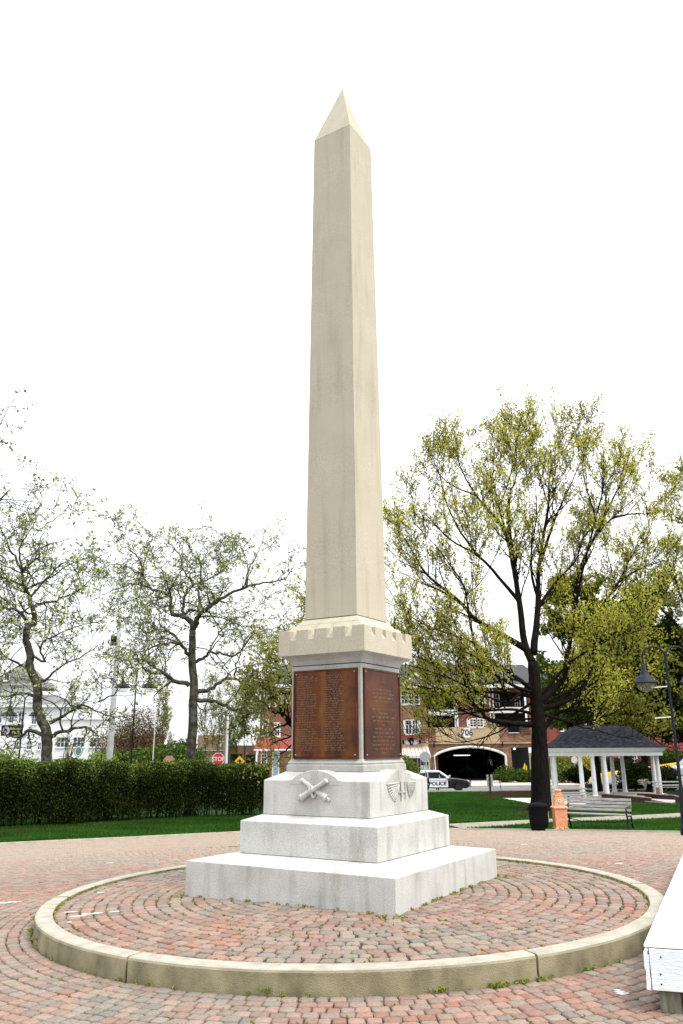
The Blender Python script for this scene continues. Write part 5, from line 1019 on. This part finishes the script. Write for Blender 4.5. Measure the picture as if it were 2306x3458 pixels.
# utility pole
p = P(276,1404,32); gz = float(T(p[0],p[1])); up_ = empty('utility_pole',(p[0],p[1],gz),'grey concrete utility pole with equipment near its top, left of the middle plane tree','utility pole')
hh = p[2]-gz; MB().lathe([(.20,-.2),(.19,.5),(.10,hh-.02),(.085,hh)],14).build('pole', mat('pole_grey',noise=[(.3,(.30,.31,.31)),(.7,(.40,.41,.41))],scale=4), up_, smooth=True)
MB().cbox((-.22,0,hh-1.6),(.30,.3,.5)).build('equipment_box', iron, up_, bevel=.02)
for dz in (-.5,-.85,-1.2): MB().tube([(-.16,0,hh+dz),(.12,0,hh+dz)],.04,5).build('bracket', iron, up_)
for k,(dz,vy2) in enumerate(((-3.3,0),(-3.8,0),(-4.2,0))):
    q0 = np.array([p[0],p[1],p[2]+dz]); q1 = P(700,1585+k*14,70); q2 = P(-200,1600+k*10,30)
    for q,nm in ((q1,'overhead_wire'),(q2,'overhead_wire')):
        pts = [q0+(q-q0)*t-np.array([0,0,1.2*4*t*(1-t)*.4]) for t in np.linspace(0,1,12)]
        MB().tube(pts,.009,3).build(nm, iron, up_, (p[0],p[1],gz))
# flagpoles and thin poles
def pole(name, label, top, Y, r, m, cat, extra=None):
    p = P(*top,Y); gz = float(T(p[0],p[1])); o = MB().lathe([(r*1.2,-.1),(r,.3),(r*.7,p[2]-gz-.05),(r*.3,p[2]-gz)],10).build(name, m, None); o.location = (p[0],p[1],gz); tag(o,label,cat); return o
o = pole('flagpole','white flagpole right of the stop sign, in front of the low tan building',(524,1622),50,.10,whitep,'flagpole')
pole('wooden_pole','grey-brown wooden pole just left of the white flagpole',(519,1630),62,.14,mat('wood_pole',(.18,.15,.12)),'utility pole')
pole('flagpole','thin white pole left of the small white fountain',(357,1640),45,.035,whitep,'pole')
pole('thin_post','thin black post in front of the white wing',(238,1680),40,.03,iron,'post')
def sign(name, label, c, Y, poly, t, m, txt=None, tm=None, ts=.2, back=None, cat='sign', postm=None, rz=0):
    p = P(*c,Y); gz = float(T(p[0],p[1])); root = empty(name,(p[0],p[1],gz),label,cat,None,rz); zc = p[2]-gz
    MB().box(-.03,.03,.02,.07,-.05,zc+.2).build('post', postm or mat('galvanised',(.35,.36,.36),.5,metal=.4), root)
    f = MB().prism([(x,zc+z) for x,z in poly],-.01,.012,'y').build('face', m, root)
    if txt: text_mb(txt,ts,'lettering',tm,f,(0,-.014,zc-.01),(math.pi/2,0,0),.002,.9,.006)
    return root, f, zc
octo = lambda r: [(r*math.cos(a),r*math.sin(a)) for a in np.linspace(math.pi/8,2*math.pi+math.pi/8,9)[:-1]]
reds = mat('sign_red',(.50,.03,.03),.4)
sg_, f_, zc = sign('stop_sign','red octagonal sign reading STOP above the hedge',(501,1743),42,octo(.42),.02,reds,'STOP',whitep,.36,cat='stop sign')
MB().rings([[(r*math.cos(a),-.0125,zc+r*math.sin(a)) for a in np.linspace(math.pi/8,2*math.pi+math.pi/8,9)[:-1]] for r in (.42,.385)],cap=False).build('sign_border', whitep, f_)
sg_, f_, zc = sign('warning_sign','small yellow diamond sign above the hedge left of the red corner',(550,1748),46,[(0,.36),(.36,0),(0,-.36),(-.36,0)],.02,mat('sign_yellow',(.65,.38,.02),.4),cat='warning sign')
o = MB(); o.tube([(0,-.02,zc-.12),(0,-.02,zc+.1)],.05,6); o.tube([(-.13,-.02,zc-.02),(0,-.02,zc+.12),(.13,-.02,zc-.02)],.035,5); o.build('symbol', blackp, f_)
sign('orange_sign','faded orange sign top peeking over the hedge below the fountain',(388,1749),40,octo(.38),.02,mat('faded_orange',(.42,.20,.13),.7),cat='sign')
sg_, f_, zc = sign('oval_sign','oval pale green sign hanging from an arched post by the white wing',(180,1725),46,[(.28*math.cos(a),.38*math.sin(a)) for a in np.linspace(0,2*math.pi,25)[:-1]],.02,mat('sign_green',(.10,.19,.16),.5),cat='sign')
MB().rings([[(k*.28*math.cos(a),-.0125,zc+k*.38*math.sin(a)) for a in np.linspace(0,2*math.pi,25)[:-1]] for k in (.85,.70)],cap=False).build('oval_ring', whitep, f_)
MB().tube([(-.45,0,-.05),(-.45,0,zc+.2),(-.3,0,zc+.5),(0,0,zc+.56),(.1,0,zc+.5)],.035,6).build('arched_post', iron, sg_)
# back of a round sign on the right of the shop, and one seen behind the pavilion
sg_, f_, zc = sign('round_sign','blank grey back of an octagonal sign in front of the shop awning',(976,1738),60,octo(.48),.02,mat('sign_back',(.36,.38,.40),.5,metal=.3),cat='sign')
pp_ = g5(335,425); sign('round_sign','blank white sign back seen between two left pavilion columns',pp_,70,octo(.33),.02,whitep,cat='sign')
# small sign post on the lawn with two edge-on plates
p = G(1126,1824); sp_ = empty('parking_sign',p,'dark wooden post on the lawn carrying two narrow grey plates','sign'); hp_ = float(P(1126,1779,p[1])[2]-p[2])
MB().box(-.07,.07,-.07,.07,-.1,hp_).build('post', mat('dark_wood',(.03,.022,.018),.8), sp_); 
for s_ in (-1,1): MB().box(s_*.17-.08,s_*.17+.08,-.03,.0,hp_-.95,hp_).build('plate', mat('plate_grey',noise=[(.4,(.25,.26,.26)),(.6,(.42,.43,.43))],scale=12), sp_)
# two thin black stakes in front of the car, small stakes
for vx,lab in ((1003.5,'left of two thin black stakes standing before the police car'),(1007.5,'right of two thin black stakes standing before the police car')):
    p = G(vx,1816.5); hh_ = float(P(vx-3,1738,p[1])[2]-p[2]); o = MB().tube([(0,0,0),(-.12,0,hh_*.5),(-.2,0,hh_)],[.045,.04,.03],6).build('stake', iron, None); o.location = p; tag(o,lab,'stake')
p = G(1151,1816); o = MB().tube([(0,0,0),(-.12,0,.9)],.03,5).build('stake', iron, None); o.location = p; tag(o,'short thin stake on the lawn right of the sign post','stake')
# yellow feather flag
p = P(1207,1804,76.5); p[2] = -1.5; ff = empty('feather_flag',p,'tall yellow feather flag beside the dark side opening','flag'); hf = float(P(1211,1751,76.5)[2]-p[2])
MB().tube([(0,0,0),(.1,0,hf*.7),(.12,0,hf)],.03,5).build('pole', iron, ff); MB().prism([(.08,hf),(.28,hf*.75),(.32,hf*.4),(.30,.35),(-.35,.35),(-.38,hf*.35),(-.2,hf*.7)],-.01,.01,'y').build('banner', mat('flag_yellow',noise=[(.3,(.62,.45,.02)),(.7,(.75,.6,.06))],scale=2), ff)
o = MB(); o.prism([(.0+.13*math.cos(a),hf*.5+.22*math.sin(a)) for a in np.linspace(0,2*math.pi,15)[:-1]],-.02,-.011,'y'); o.build('emblem', blackp, ff)
# white cast fountain over the hedge
p = P(378,1750,70); p[2] = -1.67; ft = empty('fountain',p,'small white tiered cast-iron fountain behind the hedge','fountain'); hf = float(P(378,1698,70)[2]-p[2])
MB().lathe([(.9,0),(.8,.3),(.25,.5),(.18,1.1),(.3,hf*.45)],14).build('base', whitep, ft); MB().lathe([(.2,hf*.45),(.75,hf*.5),(.8,hf*.53),(.2,hf*.52)],16).build('lower_bowl', whitep, ft); MB().lathe([(.10,hf*.53),(.14,hf*.65),(.42,hf*.70),(.45,hf*.72),(.1,hf*.72),(.14,hf*.85),(.2,hf*.9),(.05,hf)],14).build('upper_bowl', whitep, ft)
# ------------------------------------------------------------------ pavilion
gc = P(*g5(695,800),39.4); gzb = float(T(gc[0],39.4)); GZ = empty('pavilion',(gc[0],39.4,gzb),'white columned park pavilion with a dark shingled bell roof','gazebo')
zf = float(P(*g5(550,838),37.3)[2])-gzb; zc2 = float(P(*g5(550,380),37.3)[2])-gzb
def sup(a, b, n=40, e=.75): return [(a*abs(math.cos(t))**e*(1 if math.cos(t)>=0 else -1), b*abs(math.sin(t))**e*(1 if math.sin(t)>=0 else -1)) for t in np.linspace(0,2*math.pi,n+1)[:-1]]
def supring(levels, n=40): return [[(x,y,z) for x,y in sup(a,b,n)] for a,b,z in levels]
MB().rings(supring([(3.7,2.35,-.2),(3.7,2.35,zf-.12)])).build('floor_skirt', whitep, GZ)
MB().rings(supring([(3.78,2.42,zf-.118),(3.78,2.42,zf)])).build('floor_deck', mat('deck_grey',noise=[(.3,(.28,.25,.23)),(.7,(.36,.33,.31))],scale=3), GZ)
for x,y in ((-2.2,-1.98),(-1.5,-2.12),(-.78,-2.15),(3.0,-1.1),(3.45,.5),(.80,2.1),(1.42,2.1),(2.08,2.0),(-2.75,1.6),(-3.35,-.6),(-3.45,.5),(-.7,2.15)):
    MB().lathe([(.17,zf+.002),(.17,zf+.05),(.135,zf+.09),(.13,zf+1.2),(.11,zc2-.12),(.14,zc2-.08),(.15,zc2)],14,(x,y,0)).build('column', whitep, GZ, smooth=False)
MB().rings(supring([(3.62,2.3,zc2+.002),(3.62,2.3,zc2+.22),(3.70,2.38,zc2+.24),(3.86,2.5,zc2+.42),(3.90,2.55,zc2+.47)])).build('entablature', whitep, GZ)
shing = mat('shingle', noise=[(.28,(.004,.005,.007)),(.5,(.010,.011,.015)),(.62,(.026,.024,.030)),(.78,(.007,.007,.010))], scale=4.5, rough=.95, spec=.08, stretch=(1,1,3.2), bump=.6, bscale=9, detail=9)
e_ = zc2+.47; MB().rings(supring([(3.92,2.58,e_+.002),(3.9,2.55,e_+.06),(3.52,2.3,e_+.19),(3.1,2.0,e_+.40),(2.55,1.5,e_+.82),(2.2,1.15,e_+1.06),(1.85,.7,e_+1.24),(1.35,.12,e_+1.36)])).build('roof', shing, GZ)
mb = MB(); mb.tube([(-1.35,0,e_+1.36),(1.35,0,e_+1.36)],.05,6); mb.build('ridge_cap', shing, GZ)
# wooden ramp in front of the pavilion
rw = mat('ramp_wood', noise=[(.3,(.035,.018,.016)),(.7,(.07,.035,.03))], scale=4, stretch=(1,1,6)); rt = mat('ramp_top', noise=[(.3,(.20,.15,.14)),(.7,(.30,.24,.22))], scale=4)
a0 = P(*g5(640,812),36.8); a1 = P(*g5(1195,862),33.6); RP = empty('wooden_ramp',(a0[0],a0[1],gzb),'dark brown wooden access ramp with solid side walls leading into the pavilion','ramp')
def beam(name, p0, p1, wd, drop, m, topm):
    d = (p1-p0)/np.linalg.norm((p1-p0)[:2]); nn = np.array([-d[1],d[0],0])*wd; mb = MB()
    mb.rings([[tuple(q+nn),tuple(q),tuple(q-[0,0,drop]),tuple(q+nn-[0,0,drop])] for q in (p0,p1)]); w_ = mb.build(name, m, RP, (a0[0],a0[1],gzb))
    mb = MB(); mb.rings([[tuple(q+nn*1.15+[0,0,.05]),tuple(q-nn*.15+[0,0,.05]),tuple(q-nn*.15+[0,0,.004]),tuple(q+nn*1.15+[0,0,.004])] for q in (p0,p1)]); mb.build('cap_board', topm, RP, (a0[0],a0[1],gzb))
beam('side_wall', a0, a1, .12, 1.0, rw, rt); b0 = P(*g5(1045,806),37.6); b1 = P(*g5(1475,834),35.5); beam('side_wall', b0, b1, .12, .9, rw, rt)
c0 = P(*g5(1135,903),33.4); c1 = P(*g5(1480,930),31.5); beam('side_wall', c0, c1, .10, .6, rw, rt)
mb = MB(); q = [a0-[0,0,.25],P(*g5(1200,872),34.2),P(*g5(1475,922),32.2),P(*g5(1480,880),34.6),b0-[0,0,.25]]; mb.add([tuple(v) for v in q]+[tuple(v-np.array([0,0,.08])) for v in q],[(0,1,2,3,4),(9,8,7,6,5)]+[(i,(i+1)%5,(i+1)%5+5,i+5) for i in range(5)]); mb.build('ramp_deck', mat('ramp_deck',noise=[(.3,(.32,.25,.25)),(.7,(.42,.34,.34))],scale=4), RP, (a0[0],a0[1],gzb))
mb = MB(); d0 = P(*g5(1480,842),35.2); d1 = P(*g5(1700,880),33.6); beam('side_wall', d0, d1, .12, 1.0, rw, rt)
# ------------------------------------------------------------------ benches, urn, bin
slatm = mat('bench_slat', noise=[(.3,(.18,.18,.175)),(.5,(.26,.26,.25)),(.7,(.34,.34,.33))], scale=4, stretch=(1,8,8), bump=.4, rough=.85)
def slat_bench(loc, rz, L, label, group, concrete_legs=False):
    root = empty('park_bench', loc, label, 'bench', group, rz)
    for k,(y,z,t) in enumerate(((-.30,.43,0),(-.20,.425,0),(-.10,.42,0),(0,.42,0))): MB().box(-L/2,L/2,y-.042,y+.042,z-.015,z+.018).build('seat_slat', slatm, root, bevel=.004)
    for k in range(4 if not concrete_legs else 2):
        z = .50+k*.088*(1 if not concrete_legs else 2.2); y = .08+k*.03; mb = MB(); mb.M = Matrix.Translation((0,y,z+.035)) @ Matrix.Rotation(-.25,4,'X'); mb.box(-L/2,L/2,-.014,.014,-.036,.036); mb.build('back_slat', slatm, root, bevel=.004)
    for x in ((-L/2+.03,L/2-.03) if not concrete_legs else (-L/2+.3,L/2-.3)):
        mb = MB()
        if concrete_legs: mb.prism([(-.34,0),(-.16,0),(-.10,.2),(.0,.2),(.06,0),(.24,0),(.14,.38),(.24,.86),(.15,.86),(.04,.40),(-.36,.40)],x-.07,x+.07,'x'); mb.build('leg', concrete, root, bevel=.01)
        else:
            mb.tube([(x,-.36,0),(x,-.30,.2),(x,-.33,.39),(x,-.05,.40),(x,.09,.42),(x,.14,.62),(x,.20,.86)],.024,8); mb.tube([(x,.26,0),(x,.12,.22),(x,.09,.42)],.024,8); mb.tube([(x,-.36,.36),(x,-.38,.60),(x,-.28,.635),(x,.14,.63)],.020,8); mb.tube([(x,-.31,.2),(x,.12,.22)],.014,6); mb.build('leg', iron, root)
    if not concrete_legs: MB().tube([(-L/2+.03,-.12,.30),(-L/4,-.12,.22),(L/4,-.12,.22),(L/2-.03,-.12,.30)],.012,6).build('brace', iron, root)
    return root
bl, br = G(*g5(278,1218)), G(*g5(1018,1232)); cen = (bl+br)/2; rzb = math.atan2(br[1]-bl[1],br[0]-bl[0])
slat_bench((cen[0],cen[1]+.12,float(T(cen[0],cen[1]))), rzb, float(np.linalg.norm(br-bl)), 'weathered grey slat bench with black iron ends at the edge of the paving', 'park benches')
c = P(*g5(270,912),34); slat_bench((c[0],34,c[2]), 0, 2.2, 'grey slat bench on concrete legs before the left pavilion columns', 'park benches', True)
c = P(*g5(1440,820),37); slat_bench((c[0],37,c[2]), 0, 2.2, 'grey slat bench on concrete legs right of the pavilion', 'park benches', True)
for vz,Yv in ((912,34),): 
    c = P(*g5(270,912),34); zt_ = float(c[2]); zb3 = float(T(c[0],34)); MB().box(c[0]-1.6,c[0]+1.6,33.5,34.7,zb3-.1,zt_-.003).build('bench_pad', mat('pale_concrete'), None); struct(bpy.data.objects['bench_pad'],'pale concrete pad under the left pavilion bench')
c = P(*g5(1440,820),37); o = MB().box(c[0]-1.6,c[0]+1.6,36.5,37.7,float(T(c[0],37))-.1,c[2]-.003).build('bench_pad', mulch, None); struct(o,'raised bed under the right pavilion bench')
# terracotta ash urn
p = G(*g5(180,1222)); ur = empty('ash_urn',p,'orange terracotta-coloured cigarette urn between the black bin and the bench','ash urn',None,math.radians(-3)); k_ = 1.02
terra = mat('terracotta', noise=[(.3,(.52,.215,.10)),(.5,(.62,.27,.135)),(.7,(.68,.33,.18))], scale=14, rough=.8, bump=.2)
def sqs(l): return MB().sq(l)
sqs([(.19,0),(.195,.06),(.17,.075),(.165,.10),(.178,.57),(.175,.575)]).build('lower_body', terra, ur, bevel=.008)
sqs([(.20,.577),(.205,.60),(.195,.62),(.15,.655),(.142,.66)]).build('collar', terra, ur, bevel=.008)
sqs([(.142,.662),(.118,.87),(.113,.90),(.118,.905),(.116,.935)]).build('upper_body', terra, ur, bevel=.006)
MB().lathe([(.095,.93),(.088,1.03),(.108,1.045),(.108,1.07),(.07,1.09),(.01,1.095)],18).build('cap', terra, ur, smooth=False)
mb = MB(); mb.M = Matrix.Translation((0,-.137,.79)) @ Matrix.Rotation(math.pi/2-.1,4,'X'); mb.lathe([(.052,0),(.052,.012),(.0515,.0125)],18); bd = mb.build('badge', whitep, ur)
mb = MB(); mb.M = Matrix.Translation((0,-.153,.79)) @ Matrix.Rotation(math.pi/2-.1,4,'X'); mb.lathe([(.026,0),(.026,.003)],14); mb.build('symbol', mat('badge_grey',(.25,.24,.25)), bd)
# black litter bin with curved white hoop
p = G(1239,1906.5); bn = empty('litter_bin',p,'wide black litter bin in front of the oak trunk','bin')
MB().lathe([(.23,0),(.24,.03),(.255,.5),(.27,.62),(.285,.65),(.26,.67)],24).build('body', mat('bin_black',(.004,.004,.005),.8,spec=.08), bn, smooth=False)
MB().lathe([(.265,.672),(.23,.71),(.13,.735),(.12,.73)],24).build('lid', mat('bin_black'), bn, smooth=False)
MB().lathe([(.256,.17),(.266,.17),(.276,.53),(.262,.53)],24).build('band', mat('bin_black'), bn)
mb = MB(); mb.M = Matrix.Translation((0,0,.36))
pts = [(.275*math.cos(-.35+.3*math.cos(a)),.275*math.sin(-.35+.3*math.cos(a)),.17*math.sin(a)) for a in np.linspace(0,2*math.pi,17)[:-1]]
mb.add([(.28*math.cos(-.35),.28*math.sin(-.35),0)]+[tuple(1.02*v if i < 2 else v for i,v in enumerate(q)) for q in pts],[(0,i+1,(i+1)%16+1) for i in range(16)]); mb.build('white_decal', whitep, bn)
# ------------------------------------------------------------------ white wooden stage, bottom right
ZS = .5
def onz(px, py, z): d = ray(px/1.4707,py/1.4707); t = (z-CAM[2])/d[2]; return CAM+t*d
A0 = onz(2168,3190,ZS); B0 = onz(2306,2880,ZS); C0 = onz(2306,3199,ZS); dl = (B0-A0); dl /= np.linalg.norm(dl); df = (C0-A0); df /= np.linalg.norm(df)
ang = math.atan2(df[1],df[0]); fd = float(ZS-0) ; zlo = None
t_ = (A0[1]-CAM[1]); zlo = float(P(2171/1.4707,3342/1.4707,A0[1])[2])
stg = empty('wooden_stage',(A0[0],A0[1],0.02),'white painted wooden stage with a chipped corner at lower right','stage',None,0)
LX, LY = 3.6, 8.0
def sbox(u0,u1,v0,v1,z0,z1,name,m,bevel=.003,smooth=False):
    vs = []; 
    for z in (z0,z1):
        for u,v in ((u0,v0),(u1,v0),(u1,v1),(u0,v1)): q = df*u+dl*v; vs.append((q[0],q[1],z-.02))
    return MB().add(vs,[(0,3,2,1),(4,5,6,7),(0,1,5,4),(1,2,6,5),(2,3,7,6),(3,0,4,7)]).build(name, m, stg, bevel=bevel)
wpaint = mat('stage_paint', noise=[(.3,(.66,.72,.76)),(.46,(.70,.755,.79)),(.7,(.74,.78,.81))], scale=3, rough=.55, bump=.3, bscale=25, stretch=(1,1,4))
wtop = mat('stage_top_paint', noise=[(.25,(.62,.64,.66)),(.4,(.76,.77,.78)),(.7,(.80,.80,.80))], scale=5, rough=.6, bump=.2)
sbox(.01,LX,.012,LY,ZS-.018,ZS,'top_sheet',wtop)
sbox(.045,LX,.0,.03,zlo+.075,ZS-.026,'front_board',wpaint); sbox(.045,LX,-.003,.03,zlo,zlo+.0735,'front_board',wpaint)
def chipped(name, y0, y1):          # end-grain edge of the side board, broken at the corner
    prof = [(0,zlo),(0.034,zlo-.004),(.040,zlo+.06),(.036,zlo+.10),(.042,ZS-.075),(.030,ZS-.06),(.036,ZS-.05),(.040,ZS-.03),(.012,ZS-.034),(.003,ZS-.05),(.001,zlo+.15),(.010,zlo+.13),(.006,zlo+.09),(.004,zlo+.03)]
    vs = []; 
    for v in (y0,y1):
        for u,z in prof: q = df*u+dl*v; vs.append((q[0],q[1],z-.02))
    n = len(prof); return MB().add(vs,[tuple(range(n)),tuple(reversed(range(n,2*n)))]+[(i,(i+1)%n,(i+1)%n+n,i+n) for i in range(n)]).build(name, wpaint, stg)
chipped('side_board', .002, LY)
oldw = mat('old_wood', noise=[(.3,(.09,.085,.06)),(.6,(.19,.18,.14)),(.8,(.26,.25,.21))], scale=5, stretch=(5,5,1), bump=.6, rough=.95)
for u_ in (.085,1.8,3.3): 
    for v_ in (.035,2.6,5.2,7.8): sbox(u_,u_+.155,v_,v_+.09,.025,zlo+.10,'post',oldw)
for v_ in (.6,1.2,1.8,2.4,3.3,4.2,5.4,6.6,7.7): sbox(.05,LX,v_,v_+.04,zlo+.02,ZS-.02,'joist',oldw)
for u_,z_ in ((.13,ZS-.08),(.115,zlo+.115),(.115,zlo+.045)):
    q = df*u_+dl*-.004; mb = MB(); mb.M = Matrix.Translation((q[0],q[1],z_-.02)) @ Matrix.Rotation(math.pi/2,4,'X'); mb.lathe([(.006,-.004),(.006,.004)],8); mb.build('nail_head', iron, stg)
# litter and paint marks on the paving
def blot(c, Z, poly, m, name, label):
    o = MB().add([(c[0]+x,c[1]+y,Z(c[0]+x,c[1]+y)+.004+.0*i) for i,(x,y) in enumerate(poly)]+[(c[0]+x,c[1]+y,Z(c[0]+x,c[1]+y)-.002) for x,y in poly],[tuple(range(len(poly)))]+[(i,(i+1)%len(poly),(i+1)%len(poly)+len(poly),i+len(poly)) for i in range(len(poly))]).build(name, m, None); return struct(o,label)
wp2 = mat('white_paint_mark',noise=[(.35,(.28,.25,.23)),(.6,(.58,.57,.55))],scale=22)
c = onz(2102,3352,.03); 
for k,(dx,dy,s_) in enumerate(((0,0,1),(-.012,.06,.75),(.0,.11,.6),(.02,.03,.5))): blot((c[0]+dx-.01,c[1]+dy-.03),lambda x,y: float(T(x,y)),[(.055*s_*math.cos(a)*(1+.3*math.sin(3*a+k)),.028*s_*math.sin(a)) for a in np.linspace(0,2*math.pi,11)[:-1]],wp2,'paint_mark','white splash on the paving near the stage')
for px,py,sx in ((240,3061,.15),(265,3076,.20),(300,3070,.15),(330,3068,.12),(387,3065,.10),(340,2998,.08),(225,3095,.1)):
    c = onz(px,py,CT-.02); blot(c,lambda x,y: float(inz(x,y)),[(-sx/2,-.025),(sx/2,-.02),(sx/2+.01,.02),(-sx/2,.03)],wp2,'paint_mark','white paint streak on the raised paving at left')
c = onz(0,3033,0); blot(c,lambda x,y: float(T(x,y)),[(-.5,-.10),(.28,.06),(.22,.11),(-.5,.02)],wp2,'paint_mark','white paint patch on the paving at the left picture edge')
for px,py in ((1770,2852),(370,2915),(2090,2917)):
    c = G(px/1.4707,py/1.4707); blot(c,lambda x,y: float(T(x,y)),[(.08*math.cos(a)*(1+.3*math.sin(2*a)),.05*math.sin(a)) for a in np.linspace(0,2*math.pi,9)[:-1]],wp2,'paint_mark','small pale patch on the far paving')
